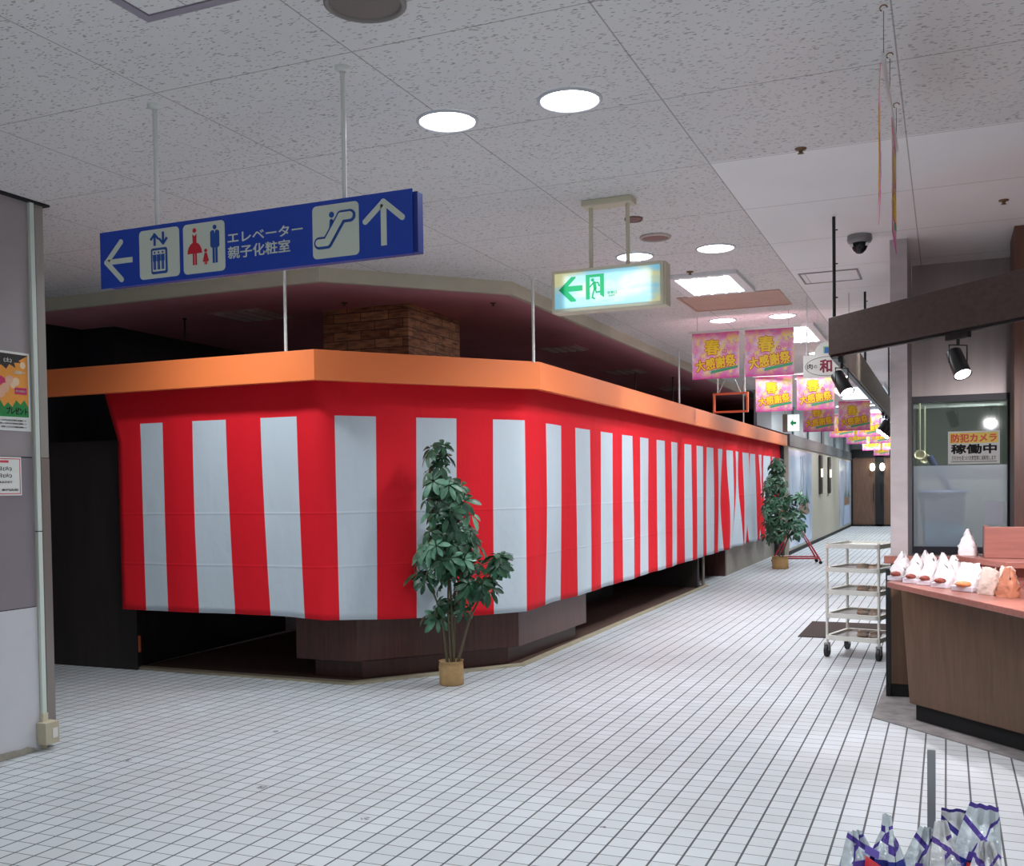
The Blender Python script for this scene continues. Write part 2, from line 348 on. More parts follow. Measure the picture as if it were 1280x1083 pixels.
for i, (y, s) in enumerate(((26.1, 'nearer'), (28.1, 'farther'))):
    t = thing('wall_sconce', s+' of two narrow dark sconce panels on the beige corridor wall', 'wall lamp', (CX+.001, y, 1.15), group='dark sconce panels in the corridor')
    MB().box((0, -.22, 0), (.05, .22, .95), mat('sconce_dark', (48, 42, 40), .4)).build('panel', t, .005)
    MB().box((.051, -.05, .42), (.075, .05, .62), mat('sconce_glow', (255, 236, 190), .5, emit=5)).build('glowing_lamp', t)
# ================================================================== CEILING LIGHTS
def downlight_proto():
    t = thing('ceiling_downlight', 'x', 'ceiling light')
    MB().lathe([(.118, -.002), (.122, -.010), (.133, -.008), (.136, -.001)], (0, 0, 0), mat('light_ring', (198, 198, 204), .4), 32).build('trim_ring', t)
    MB().lathe([(.0001, -.014), (.06, -.0135), (.1, -.010), (.118, -.003)], (0, 0, 0), GLOW, 32).build('diffuser', t)
    return t
PW = 7.8
def lamp(name, loc, power, size, par=None, shape='DISK', sy=None, rot=(0, 0, 0), col=(.93, 1.0, 1.03), spread=math.pi):
    l = bpy.data.lights.new(name, 'AREA'); l.shape = shape; l.size = size; l.energy = power; l.color = col; l.spread = spread
    if sy: l.size_y = sy
    o = bpy.data.objects.new(name, l); COL.objects.link(o); o.location = loc; o.rotation_euler = rot; o.parent = par; return o
dl0 = downlight_proto(); used = False
ylist = [-2.0, 1.0, 4.0, 6.88, 9.9, 12.9, 15.9, 19, 22, 25, 28, 31, 34]
names = {4.0: 'nearest pair, between the blue sign and the exit sign', 6.88: 'second pair, just above the exit sign', 9.9: 'third pair, above the nearest pink flags', 12.9: 'fourth pair, behind the flags'}
def seat(x, y, label):
    global used
    if not used: dl0.location = (x, y, CEIL); dl0['label'] = label; o = dl0; used = True
    else: o = dup(dl0, (x, y, CEIL), 0, label)
    o['group'] = 'round ceiling downlights'; lamp('downlight_beam', (0, 0, -.03), PW*(.36 if x < -4 and y > 3 else 1.0 if y < 14 else 1.1), .22, o, spread=math.radians(142)); return o
for y in (4.0, 6.88, 9.9, 12.9, 15.9, 19, 22, 25, 28, 31, 34, 1.0, -2.0):
    for x, sd in ((-1.98, 'left'), (-1.42, 'right')):
        seat(x, y, 'round white downlight, %s of the %s' % (sd, names.get(y, 'pair %d metres along the walkway ceiling' % round(abs(y)) if y > 0 else 'pair behind the viewer')))
for y in (-2.0, 1.0):  # unseen side rows, added to brighten the floor and curtain
    for x in (-5.9, 1.2, 1.76): seat(x, y, 'added round white downlight out of view, %s row on the %s' % ('behind the viewer,' if y < 0 else 'beside the viewer,', ('left', 'right', 'far right')[(-5.9, 1.2, 1.76).index(x)]))
for x, sd in ((-4.7, 'left'), (-4.15, 'right')): seat(x, 5.1, 'round white downlight hidden behind the blue sign, %s of that pair' % sd)
# square recessed fixtures
FIXL = mat('fixture_frame', (228, 230, 232), .4)
def square_light(x0, y0, x1, y1, label, pw):
    cx, cy = (x0+x1)/2, (y0+y1)/2; hx, hy = (x1-x0)/2, (y1-y0)/2
    t = thing('square_ceiling_light', label, 'ceiling light', (cx, cy, CEIL), group='square recessed tube lights')
    b = MB(); f = .07
    b.box((-hx, -hy, -.03), (hx, -hy+f, -.001), FIXL).box((-hx, hy-f, -.03), (hx, hy, -.001), FIXL).box((-hx, -hy+f, -.03), (-hx+f, hy-f, -.001), FIXL).box((hx-f, -hy+f, -.03), (hx, hy-f, -.001), FIXL)
    b.box((-hx+f, -hy+f, -.012), (hx-f, hy-f, -.002), mat('fixture_inner', (235, 240, 250), .4, emit=2)); b.build('frame', t)
    for k in range(4):
        x = -hx+f+.04+(2*hx-2*f-.08)*k/3
        MB().tube([(x, -hy+f+.01, -.022), (x, hy-f-.01, -.022)], .016, GLOW, 8).build('light_tube', t)
    lamp('tube_light_beam', (0, 0, -.045), pw, 2*hx-.15, t, 'RECTANGLE', 2*hy-.15)
square_light(-1.97, 7.62, -1.42, 8.42, 'square ceiling light with bright tubes behind the exit sign', 14)
square_light(-1.66, 10.45, -1.2, 11.7, 'square ceiling light partly behind the nearest pink flags', 14)
# far luminous panels
for i, (x0, x1, y0, y1, lb) in enumerate(((-1.75, -.9, 17.2, 20.6, 'bright luminous ceiling panel beyond the spotlight, nearest of three'), (-1.75, -.9, 22.6, 26.6, 'bright luminous ceiling panel beyond the pink flags, middle of three'), (-1.75, -.9, 28.2, 33, 'bright luminous ceiling panel nearest the end doors'))):
    t = thing('luminous_ceiling_panel', lb, 'ceiling light', ((x0+x1)/2, (y0+y1)/2, CEIL), group='luminous ceiling panels far down the walkway')
    hx, hy = (x1-x0)/2, (y1-y0)/2
    MB().box((-hx, -hy, -.05), (hx, hy, -.001), FIXL).build('frame', t)
    MB().box((-hx+.03, -hy+.03, -.06), (hx-.03, hy-.03, -.051), mat('panel_glow', (226, 242, 255), .5, emit=1.6)).build('diffuser', t)
    lamp('panel_beam', (0, 0, -.08), 22, 2*hx-.1, t, 'RECTANGLE', 2*hy-.1)
# hatch, speakers, dome, sprinklers
def hatch(x0, y0, x1, y1, label, mm, fill=None, wd=.035):
    t = thing('ceiling_hatch', label, 'ceiling hatch', ((x0+x1)/2, (y0+y1)/2, CEIL), group='ceiling hatches'); hx, hy = (x1-x0)/2, (y1-y0)/2
    b = MB(); b.box((-hx, -hy, -.008), (hx, -hy+wd, -.0005), mm).box((-hx, hy-wd, -.008), (hx, hy, -.0005), mm).box((-hx, -hy+wd, -.008), (-hx+wd, hy-wd, -.0005), mm).box((hx-wd, -hy+wd, -.008), (hx, hy-wd, -.0005), mm)
    b.build('frame', t); MB().box((-hx+wd+.004, -hy+wd+.004, -.004), (hx-wd-.004, hy-wd-.004, -.0005), fill or CEILM).build('panel', t)
hatch(-2.47, 1.98, -1.75, 2.735, 'grey framed square hatch in the top left ceiling', mat('hatch_grey', (150, 144, 156), .45))
hatch(-2.1, 8.55, -1.25, 9.3, 'pinkish square ceiling hatch right behind the square light', mat('hatch_pink', (200, 168, 156), .7), mat('hatch_pink2', (206, 172, 158), .8, var=.08), .02)
hatch(-1.03, 8.0, -.6, 8.42, 'thin outlined hatch in the smooth ceiling behind the black rod', mat('hatch_line', (160, 152, 148), .7), CEILS, .012)
def disc_thing(name, label, cat, x, y, r, mm, mm2, z=CEIL, dp=.02, group=None):
    t = thing(name, label, cat, (x, y, z), group=group)
    MB().lathe([(r, -.001), (r*1.0, -dp*.5), (r*.88, -dp*.8), (r*.86, -.004)], (0, 0, 0), mm, 32).build('rim', t)
    MB().lathe([(r*.86, -.004), (r*.5, -dp*.7), (.0001, -dp*.8)], (0, 0, 0), mm2, 32).build('grille', t)
disc_thing('ceiling_speaker', 'grey brown round ceiling fitting cut by the top picture edge', 'ceiling speaker', -1.74, 2.925, .135, mat('spk_grey', (142, 134, 130), .6), mat('spk_grey2', (122, 112, 106), .7))
disc_thing('ceiling_speaker', 'larger pinkish round grille behind the exit sign hanger', 'ceiling speaker', -1.705, 6.4, .10, mat('spk_rim', (196, 184, 178), .6), mat('spk_pink', (156, 116, 112), .7, var=.2, vs=80))
disc_thing('smoke_detector', 'small pinkish disc beside the exit sign hanger', 'smoke detector', -1.705, 5.91, .055, mat('det_rim', (150, 118, 112), .6), MATS['spk_pink'])
for i, (x, y, z, lb) in enumerate(((-.633, 5.04, CEIL, 'small brass sprinkler head at the smooth ceiling edge'), (.30, 6.45, CEIL, 'small sprinkler head above the counter canopy'), (-1.75, 7.55, CEIL, 'small sprinkler head in front of the square light'), (-3.35, 7.55, 2.89, 'sprinkler head in pink ceiling right of the wood clad pillar'), (-3.55, 8.9, 2.89, 'sprinkler head in pink ceiling behind the right hanging rod'), (-4.4, 7.0, 2.89, 'sprinkler head in pink ceiling in front of the wood clad pillar'))):
    t = thing('sprinkler_head', lb, 'sprinkler', (x, y, z), group='sprinkler heads')
    MB().lathe([(.028, -.0005), (.026, -.006), (.012, -.008), (.008, -.02), (.016, -.024), (.0001, -.026)], (0, 0, 0), mat('sprinkler_brass', (120, 96, 70), .4, .6), 16).build('body', t)
# security camera
t = thing('security_camera', 'grey dome security camera on the smooth ceiling', 'security camera', (-.51, 6.95, CEIL))
MB().lathe([(.075, -.0005), (.078, -.03), (.07, -.048), (.045, -.052)], (0, 0, 0), mat('camera_grey', (140, 140, 142), .35, .4), 28).build('housing', t)
MB().lathe([(.052, -.05), (.05, -.07), (.04, -.095), (.02, -.115), (.0001, -.12)], (0, 0, 0), mat('camera_dome', (18, 18, 22), .1), 28).build('dome', t)
for s in (-1, 1): MB().lathe([(.0001, .012), (.012, .006), (.014, 0), (.012, -.012), (.0001, -.014)], (s*.042, -.02, -.062), mat('camera_led', (230, 230, 235), .2), 12).build('infrared_lamp', t)
# ================================================================== BLUE SIGN
sy = 3.31
t = thing('direction_sign', 'blue hanging direction sign with white arrows and pictograms', 'sign', (-2.53, sy, 2.26))
x0, x1, z0, z1 = -3.275+2.53, -1.786+2.53, 0.0, .2345
MB().box((x0, 0, z0), (x1, .006, z1), BLUE).build('front_panel', t, .001)
MB().box((x0+.03, .007, z0+.004), (x1+.018, .05, z1-.01), DBLUE).build('sign_box', t, .002)
fr = camfr((x0, 0, 0))
W = x1-x0
def U(px): # map picture x to sign x along the panel
    return at(px, 290, sy).x+3.275
lt = MB()
lt.stroke(fr, [(.115, .185), (.035, .107), (.115, .03)], .022, SWHITE); lt.stroke(fr, [(.045, .107), (.175, .107)], .022, SWHITE, capr=False); lt.build('arrow', t); lt = MB()
ax = U(480)
lt.stroke(fr, [(ax-.078, .135), (ax, .20), (ax+.078, .135)], .022, SWHITE); lt.stroke(fr, [(ax, .195), (ax, .04)], .024, SWHITE, capr=False)
lt.build('arrow', t)
def plate(a, b): return (U(a), U(b))
PL = [plate(174, 224), plate(229, 281), plate(391, 449)]
for a_, b_ in PL: MB().rrect(fr, a_, .018, b_, .217, .018, SWHITE).build('pictogram_plate', t)
p = MB(); a, b = PL[0]; c = (a+b)/2; e = .0016
p.stroke(fr, [(c-.022, .15), (c-.022, .195)], .010, SPICT, e=e, capr=False); p.stroke(fr, [(c-.04, .178), (c-.022, .197), (c-.004, .178)], .009, SPICT, e=e)
p.stroke(fr, [(c+.022, .203), (c+.022, .158)], .010, SPICT, e=e, capr=False); p.stroke(fr, [(c+.004, .175), (c+.022, .155), (c+.04, .175)], .009, SPICT, e=e)
p.rrect(fr, c-.042, .035, c+.042, .140, .010, SPICT, e=e); p.rrect(fr, c-.033, .045, c+.033, .130, .004, SWHITE, e=e+.0015)
for k in (-1, 0, 1):
    xx = c+k*.021; p.disc(fr, xx, .121, .004, SPICT, e=e+.003); p.poly(fr, [(xx-.009, .113), (xx-.009, .086), (xx+.009, .086), (xx+.009, .113)], SPICT, e=e+.003)
    for s in (-1, 1): p.poly(fr, [(xx+s*.0035-.0025, .086), (xx+s*.0035-.0025, .052), (xx+s*.0035+.0025, .052), (xx+s*.0035+.0025, .086)], SPICT, e=e+.003)
p.build('elevator_pictogram', t)
p = MB(); a, b = PL[1]; wx = a+.058; mx = b-.048; cx = (wx+mx)/2+.004
p.disc(fr, wx, .190, .009, SRED, e=e); p.poly(fr, [(wx-.010, .176), (wx, .166), (wx+.010, .176), (wx+.009, .142), (wx-.009, .142)], SRED, e=e)
p.poly(fr, [(wx-.036+.0, .098)]+[(wx-.036*math.cos(k*math.pi/10), .098+.045*math.sin(k*math.pi/10)) for k in range(1, 10)]+[(wx+.036, .098)], SRED, e=e)
for s in (-1, 1): p.poly(fr, [(wx+s*.006-.004, .098), (wx+s*.006-.004, .052), (wx+s*.006+.004, .052), (wx+s*.006+.004, .098)], SRED, e=e)
p.disc(fr, cx, .105, .007, SRED, e=e); p.poly(fr, [(cx-.005, .096), (cx+.005, .096), (cx+.015, .062), (cx-.015, .062)], SRED, e=e)
for s in (-1, 1): p.poly(fr, [(cx+s*.004-.002, .062), (cx+s*.004-.002, .05), (cx+s*.004+.002, .05), (cx+s*.004+.002, .062)], SRED, e=e)
p.disc(fr, mx, .193, .009, SPICT, e=e)
p.poly(fr, [(mx-.014, .181), (mx-.004, .181), (mx, .165), (mx+.004, .181), (mx+.014, .181), (mx+.022, .176), (mx+.022, .118), (mx+.014, .112), (mx-.014, .112), (mx-.022, .118), (mx-.022, .176)], SPICT, e=e)
for s in (-1, 1): p.poly(fr, [(mx+s*.007-.005, .112), (mx+s*.007-.005, .052), (mx+s*.007+.005, .052), (mx+s*.007+.005, .112)], SPICT, e=e)
p.build('family_pictogram', t)
p = MB(); a, b = PL[2]; c = a
pts = [(.022, .062), (.052, .062), (.075, .092), (.118, .150), (.158, .155)]
sx = (b-a)/.185
P2 = [(c+x*sx, y+.008) for x, y in [(.028, .068), (.06, .068), (.118, .158), (.152, .158)]]
p.stroke(fr, P2, .046, SPICT, e=e); p.stroke(fr, P2, .028, SWHITE, e=e+.004)
p.disc(fr, c+.078*sx, .178, .011, SPICT, e=e); p.stroke(fr, [(c+.077*sx, .155), (c+.074*sx, .122)], .014, SPICT, e=e); p.stroke(fr, [(c+.082*sx, .150), (c+.095*sx, .138)], .008, SPICT, e=e)
p.build('escalator_pictogram', t)
lx = (U(284)+U(379))/2
p = MB(); p.text(fr, 'エレベーター', lx, .142, U(379)-U(285), .042, SWHITE, .012)
p.text(fr, '親子化粧室', (U(284)+U(363))/2, .084, U(363)-U(285), .050, SWHITE, .012); p.build('lettering', t)
for x in (-2.988, -2.087):
    MB().tube([(x+2.53, .025, .22), (x+2.53, .025, CEIL-2.26)], .0095, ROD).lathe([(.03, CEIL-2.26), (.028, CEIL-2.272), (.012, CEIL-2.278)], (x+2.53, .025, 0), ROD, 20).build('hanging_rod', t)
# ================================================================== EXIT SIGN
ey = 5.42
t = thing('exit_sign', 'lit green and white emergency exit sign hung from ceiling', 'exit sign', (-1.72, ey, 2.38))
x0, x1 = -2.045+1.72, -1.40+1.72
MB().box((x0, .0, 0), (x1, .012, .235), CREAM).box((x0, .012, 0), (x1+.01, .11, .235), CREAM).build('housing', t, .004)
g = G('exit_panel'); n = g.noise(3, 3, (1, 1, 2.5)); g.put(g.b.inputs['Base Color'], (.3, .4, .42, 1)); g.put(g.b.inputs['Emission Color'], g.mix(g.ramp(n, .45, .56), lin((120, 205, 232)), lin((236, 222, 130)))); g.b.inputs['Emission Strength'].default_value = .52; g.b.inputs['Roughness'].default_value = .12
fr = camfr((x0, -.0005, 0)); W = x1-x0
MB().box((x0+.02, -.004, .02), (x1-.02, -.0005, .217), g.M).build('light_panel', t)
fr = camfr((x0, -.0045, 0))
p = MB(); cx = .19
p.poly(fr, [(.045, .125), (.12, .192), (.145, .192), (.145, .185), (.1, .142), (.185, .142), (.185, .112), (.1, .112), (.145, .065), (.145, .055), (.115, .055)], GREEN); p.build('arrow', t)
p = MB(); a, b = .205, .31
p.poly(fr, [(a, .06), (a, .195), (b, .195), (b, .18), (a+.022, .18), (a+.022, .06)], GREEN); p.poly(fr, [(b-.022, .18), (b, .18), (b, .065), (b-.022, .08)], GREEN)
c = (a+b)/2-.003
p.disc(fr, c-.01, .165, .0095, GREEN); p.stroke(fr, [(c, .148), (c+.004, .118)], .017, GREEN); p.stroke(fr, [(c-.004, .15), (c-.026, .128)], .007, GREEN); p.stroke(fr, [(c+.004, .15), (c+.022, .148), (c+.028, .13)], .007, GREEN)
p.stroke(fr, [(c+.004, .115), (c+.012, .095), (c+.03, .098)], .008, GREEN); p.stroke(fr, [(c, .115), (c-.008, .09), (c-.012, .068), (c+.0, .062)], .008, GREEN); p.build('running_figure', t)
p = MB(); p.text(fr, '非常口', .355, .088, .055, .016, GREEN, .01); p.text(fr, 'EXIT', .355, .071, .038, .009, GREEN, .01); p.build('lettering', t)
for x in (-1.825, -1.612): MB().tube([(x+1.72, .05, .23), (x+1.72, .05, .585)], .011, CREAM).build('hanging_rod', t)
MB().box((-1.865+1.72, .0, .575), (-1.575+1.72, .1, .609), CREAM).build('ceiling_bracket', t, .004)
lamp('exit_sign_glow', (0, -.02, .11), .5, .5, t, 'RECTANGLE', .18, (math.radians(90), 0, 0), (.75, .95, 1))
# small far exit sign
P = at(991.5, 529, 17.2)
t = thing('exit_sign', 'small far exit sign above the curtain end', 'exit sign', (P.x, 17.2, P.z-.13))
MB().box((-.09, .0, 0), (.09, .06, .27), mat('far_exit_lit', (230, 240, 238), .4, emit=.8)).build('light_panel', t)
MB().box((-.17, .01, -.01), (-.09, .2, .28), mat('far_exit_side', (112, 104, 92), .5)).build('housing', t)
MB().poly(camfr((0, -.001, .13)), [(-.05, 0), (0, .06), (0, .02), (.05, .02), (.05, -.02), (0, -.02), (0, -.06)], GREEN).build('arrow', t)
MB().tube([(-.13, .1, .27), (-.13, .1, CEIL-P.z+.13)], .012, ROD).build('hanging_rod', t)
# ================================================================== KIOSK
a = (-3.94, 5.87); b = (-2.85, 7.28)
t = thing('orange_canopy_band', 'long orange band hanging over the striped curtain', 'fascia band', (-3.4, 6.6, 2.15))
def offp(d):  # outline moved inwards by d
    return [(-7.6, 5.87+d), (a[0]-d*.42, a[1]+d), (b[0]-d, b[1]+d*.37), (-2.87-d, 20.6)]
o1, o2 = offp(0), offp(.05)
mb = MB(); mb.prism([(x+3.4, y-6.6) for x, y in o1+o2[::-1]], 0, .208, ORANGE); mb.build('band', t, .003)
for i, (x, y) in enumerate(((-4.2, 5.92), (-2.885, 7.24), (-2.9, 11.9), (-2.9, 16.05))):
    MB().tube([(x+3.4, y-6.6, .2), (x+3.4, y-6.6, CEIL-2.15)], .0115, ROD).lathe([(.03, CEIL-2.151), (.028, CEIL-2.16), (.012, CEIL-2.166)], (x+3.4, y-6.6, 0), ROD, 16).build('hanging_rod', t)
# ---- curtain
ka, kb = a, b; a = (-4.01, 6.05); b = (-3.02, 7.35)
seg1 = math.hypot(b[0]-a[0], b[1]-a[1])
def cpos(s):
    if s < 0: return V((a[0]+s, a[1], 0)), V((0, -1, 0))
    if s < seg1:
        k = s/seg1; d = V((b[0]-a[0], b[1]-a[1], 0)).normalized(); n = V((d.y, -d.x, 0))
        return V((a[0]+(b[0]-a[0])*k, a[1]+(b[1]-a[1])*k, 0)), n
    return V((b[0]-(s-seg1)*.0008, b[1]+s-seg1, 0)), V((1, 0, 0))
WH = [(-1.63, -1.406), (-1.12, -0.821), (-0.516, -0.208), (0.098, 0.41), (0.729, 1.057), (1.37, 1.661), (2.113, 2.492), (2.84, 3.237), (3.569, 3.949), (4.274, 4.619), (4.922, 5.275), (5.615, 5.974), (6.257, 6.593), (6.968, 7.319), (7.622, 8.012), (8.279, 8.673), (8.975, 9.377), (9.664, 10.09), (10.26, 10.687), (10.923, 11.401), (11.657, 12.127), (12.438, 12.879), (13.08, 13.654), (13.881, 14.4)]
edges = [(-1.97, 0)]
for p0, p1 in WH: edges += [(p0, 1), (p1, 0)]
edges.append((14.95, 0))
cols = []
for i in range(len(edges)-1):
    s0, c = edges[i]; s1 = edges[i+1][0]; n = 5
    for k in range(n): cols.append((s0+(s1-s0)*k/n, c))
cols.append((14.95, 0))
rows = [2.26-.042*k for k in range(0, 8)]+[1.925-(1.925-.46)*k/30 for k in range(31)]
mb = MB(); mb.raw = True; nr = len(rows); vs = []
def sstep(x, a_, b_): x = max(0, min(1, (x-a_)/(b_-a_))); return x*x*(3-2*x)
for s, c in cols:
    for z in rows:
        v = max(0, (2.16-z)/1.70)     # 0 top .. 1 bottom
        ss = s; far = sstep(s, 8.0, 10.2)
        if s < .3: ss += .03*v*v*(1-sstep(s, -.3, .3))*(1.2-.5*math.sin((s+2)*3))
        ss += (-.02*v + .05*far*v*math.sin(s*5.1+3*v))*(1 if s > .3 else 0)
        if s < -1.6:          # gathered left edge
            w_ = sstep(s, -1.6, -1.97) if False else min(1, (-1.6-s)/.37)
            ss += w_*(.13*max(0, 1-(z-1.77)/.40) if z > 1.77 else .13-.035*v)
        P, n = cpos(ss)
        wob = .012*math.sin(ss*4.3+1.0*v)+.007*math.sin(ss*11+2)
        if 1.7 < s < 3.4: wob += .045*math.exp(-((s-2.3)/.16)**2)*math.sin(math.pi*v*1.2)
        wob += far*(.046*math.sin(s*5.1+2.6*v)+.022*math.sin(s*11+4*v))
        if -.15 < s < .15 or abs(s-seg1) < .15: wob *= .3
        P = P+n*(wob*(.15+.85*min(1, v*1.6)))
        zb = .435+.07*(1-sstep(s, -.6, 1.3))
        zz = z if z >= 1.925 else 1.925-(1.925-z)/(1.925-.46)*(1.925-zb)
        
        vs.append(V((P.x, P.y, zz)))
for i in range(len(cols)-1):
    c = cols[i][1]
    for j in range(nr-1):
        white = c == 1 and rows[j] <= 1.926
        k = len(mb.v)
        mb.f.append([i*nr+j, i*nr+j+1, (i+1)*nr+j+1, (i+1)*nr+j]); mb.mi.append(1 if white else 0); mb.sm.append(True)
mb.v = vs; mb.ms = [RED, CWHITE]
cu = mb.build('striped_curtain'); so = cu.modifiers.new('thick', 'SOLIDIFY'); so.thickness = .002
tag(cu, 'red and white striped festival curtain hanging below the orange band', 'curtain')
# ---- pedestal counter under curtain
t = thing('shop_pedestal', 'dark brown wooden chamfered pedestal under the curtain corner', 'counter', (-3.7, 7.2, 0))
bl = [(-4.50, 6.40), (-3.975, 6.41), (-3.125, 7.45), (-3.08, 8.97), (-3.9, 8.97), (-4.5, 7.6)]
pl = [(-4.36, 6.44), (-3.955, 6.45), (-3.19, 7.38), (-3.145, 8.85), (-3.9, 8.85), (-4.36, 7.5)]
sh = lambda P: [(x+3.7, y-7.2) for x, y in P]
MB().prism(sh(bl), .14, .9, DKWOOD).build('cabinet_block', t, .004)
MB().prism(sh(pl), .012, .14, wood('plinth_wood', (70, 40, 35), (50, 29, 26))).build('plinth', t, .003)
MB().prism(sh([(x*1.0, y) for x, y in [(-4.54, 6.37), (-3.96, 6.37), (-3.09, 7.42), (-3.06, 9.0), (-3.9, 9.0), (-4.54, 7.6)]]), .9, .93, BLACKM).build('worktop', t, .004)
t = thing('wood_clad_pillar', 'square pillar clad in rough wooden blocks above orange band', 'pillar', (-4.36, 7.72, .0))
g = G('wood_blocks'); br = g.nt.nodes.new('ShaderNodeTexBrick'); br.offset = .5; br.inputs['Scale'].default_value = 1; br.inputs['Brick Width'].default_value = .26; br.inputs['Row Height'].default_value = .075; br.inputs['Mortar Size'].default_value = .003
cbx = g.nt.nodes.new('ShaderNodeCombineXYZ'); g.put(cbx.inputs[0], g.m('ADD', g.X, g.Y)); g.put(cbx.inputs[1], g.Z); g.nt.links.new(cbx.outputs[0], br.inputs['Vector'])
br.inputs['Color1'].default_value = lin((206, 150, 108)); br.inputs['Color2'].default_value = lin((158, 104, 74)); br.inputs['Mortar'].default_value = lin((40, 26, 20))
g.put(g.b.inputs['Base Color'], g.mix(g.ramp(g.noise(9, 5, (1, 1, 6)), .4, .7), br.outputs['Color'], lin((96, 62, 44)))); g.b.inputs['Roughness'].default_value = .7
bp = g.nt.nodes.new('ShaderNodeBump'); bp.inputs['Strength'].default_value = .8; bp.inputs['Distance'].default_value = .01; g.put(bp.inputs['Height'], br.outputs['Color']); g.nt.links.new(bp.outputs[0], g.b.inputs['Normal'])
MB().box((-.4, -.48, .94), (.4, .46, 2.89), g.M).build('shaft', t)
# ---- inside the closed shop
tag(MB().prism([(-5.95, 6.30), (-4.0, 6.30), (-3.09, 7.40), (-3.09, 14.1), (-3.2, 14.15), (-6.0, 14.15)], .0, .01, DKFLOOR).build('shop_floor_mat'), 'dark brown floor covering inside the closed shop', 'flooring')
mb = MB(); o1 = [(-5.95, 6.26), (-3.925, 6.25), (-3.045, 7.39), (-3.05, 14.12)]; o2 = [(-5.95, 6.34), (-3.965, 6.34), (-3.10, 7.43), (-3.10, 14.12)]
mb.prism(o1+o2[::-1], .0, .016, THRESH)
S('trim_6', mb, 'beige threshold strip along the closed shop floor')
mb = MB()
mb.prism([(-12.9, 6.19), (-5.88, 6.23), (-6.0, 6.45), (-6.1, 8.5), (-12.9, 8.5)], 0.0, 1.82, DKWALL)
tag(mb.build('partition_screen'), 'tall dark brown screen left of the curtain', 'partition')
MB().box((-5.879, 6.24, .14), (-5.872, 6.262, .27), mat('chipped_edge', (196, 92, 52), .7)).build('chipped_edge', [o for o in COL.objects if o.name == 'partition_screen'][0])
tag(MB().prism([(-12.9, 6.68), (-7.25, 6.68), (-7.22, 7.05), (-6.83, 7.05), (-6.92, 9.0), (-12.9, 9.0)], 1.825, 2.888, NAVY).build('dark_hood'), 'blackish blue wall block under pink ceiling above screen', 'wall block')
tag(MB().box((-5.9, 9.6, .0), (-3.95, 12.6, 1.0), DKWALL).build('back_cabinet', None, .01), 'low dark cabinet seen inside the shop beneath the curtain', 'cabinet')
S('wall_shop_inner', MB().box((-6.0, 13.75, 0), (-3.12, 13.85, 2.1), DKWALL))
tag(MB().tube([(-3.13, 14.15, 0), (-3.13, 14.15, 1.0)], .02, mat('post_steel', (150, 142, 130), .4, .6)).build('metal_post'), 'thin upright metal post under the curtain at the dark opening', 'post')
mb = MB(); mb.box((-3.5, 15.7, 0), (-3.13, 15.8, 2.1), DKWOOD); mb.box((-3.2, 15.8, 0), (-3.13, 20.6, 2.1), mat('pillar_grey', (150, 142, 130), .5, var=.08))
S('wall_shop_end', mb, 'grey wall below the far end of the curtain')
# unlit ceiling panels inside
for i, (x0, x1, y0, y1, lb) in enumerate(((-5.65, -5.15, 6.88, 7.38, 'unlit louvred ceiling panel left of the wood clad pillar'), (-4.0, -3.57, 10.15, 10.6, 'unlit louvred ceiling panel right of the pillar, nearest'), (-4.05, -3.6, 12.55, 13.1, 'unlit louvred ceiling panel, second beyond the pillar'), (-4.05, -3.6, 15.1, 15.7, 'unlit louvred ceiling panel, third beyond the pillar'))):
    t = thing('louvre_panel', lb, 'ceiling panel', ((x0+x1)/2, (y0+y1)/2, 2.89), group='unlit louvred ceiling panels'); hx, hy = (x1-x0)/2, (y1-y0)/2
    MB().box((-hx, -hy, -.006), (hx, hy, -.0005), mat('louvre_base', (200, 170, 165), .5)).build('frame', t)
    for k in range(4): MB().box((-hx+.03+k*(2*hx-.03)/4, -hy+.04, -.014), (-hx+.03+k*(2*hx-.03)/4+.06, hy-.04, -.007), mat('louvre_slat', (235, 220, 214), .35, .3)).build('louvre', t)
for i, (x, y, l) in enumerate(((-6.0, 7.0, .22), (-3.75, 13.0, .5), (-3.45, 13.8, .5))):
    tag(MB().tube([(x, y, 2.889), (x, y, 2.889-l)], .008, BLACK).lathe([(.02, 2.889), (.018, 2.88), (.008, 2.875)], (x, y, 0), BLACK, 12).build('black_hanging_rod'), ('short black rod under pink ceiling left of the pillar', 'black rod hanging inside the shop right of the pillar, nearer', 'black rod hanging inside the shop right of the pillar, farther')[i], 'rod', 'black rods under the pink ceiling')
# orange empty sign frame
yo = 12.6; P0 = at(891, 492, yo); P1 = at(935, 515, yo)
t = thing('empty_sign_frame', 'empty orange sign frame hanging above the orange band', 'sign frame', (P0.x, yo, P1.z))
w_, h_ = P1.x-P0.x, P0.z-P1.z; fo = mat('frame_orange', (214, 92, 52), .45)
f = .022; MB().box((0, 0, 0), (w_, .05, f), fo).box((0, 0, h_-f), (w_, .05, h_), fo).box((0, 0, f), (f, .05, h_-f), fo).box((w_-f, 0, f), (w_, .05, h_-f), fo).build('frame', t)
for k in (.13, .9): MB().tube([(w_*k, .025, h_-.01), (w_*k, .025, CEIL-P1.z)], .010, ROD).build('hanging_rod', t)
for k0, k1 in ((.15, .34), (.78, .62)): MB().tube([(w_*k0, .025, h_), (w_*k1, .025, h_+.16)], .008, mat('brace_grey', (170, 160, 150), .4)).build('brace', t)
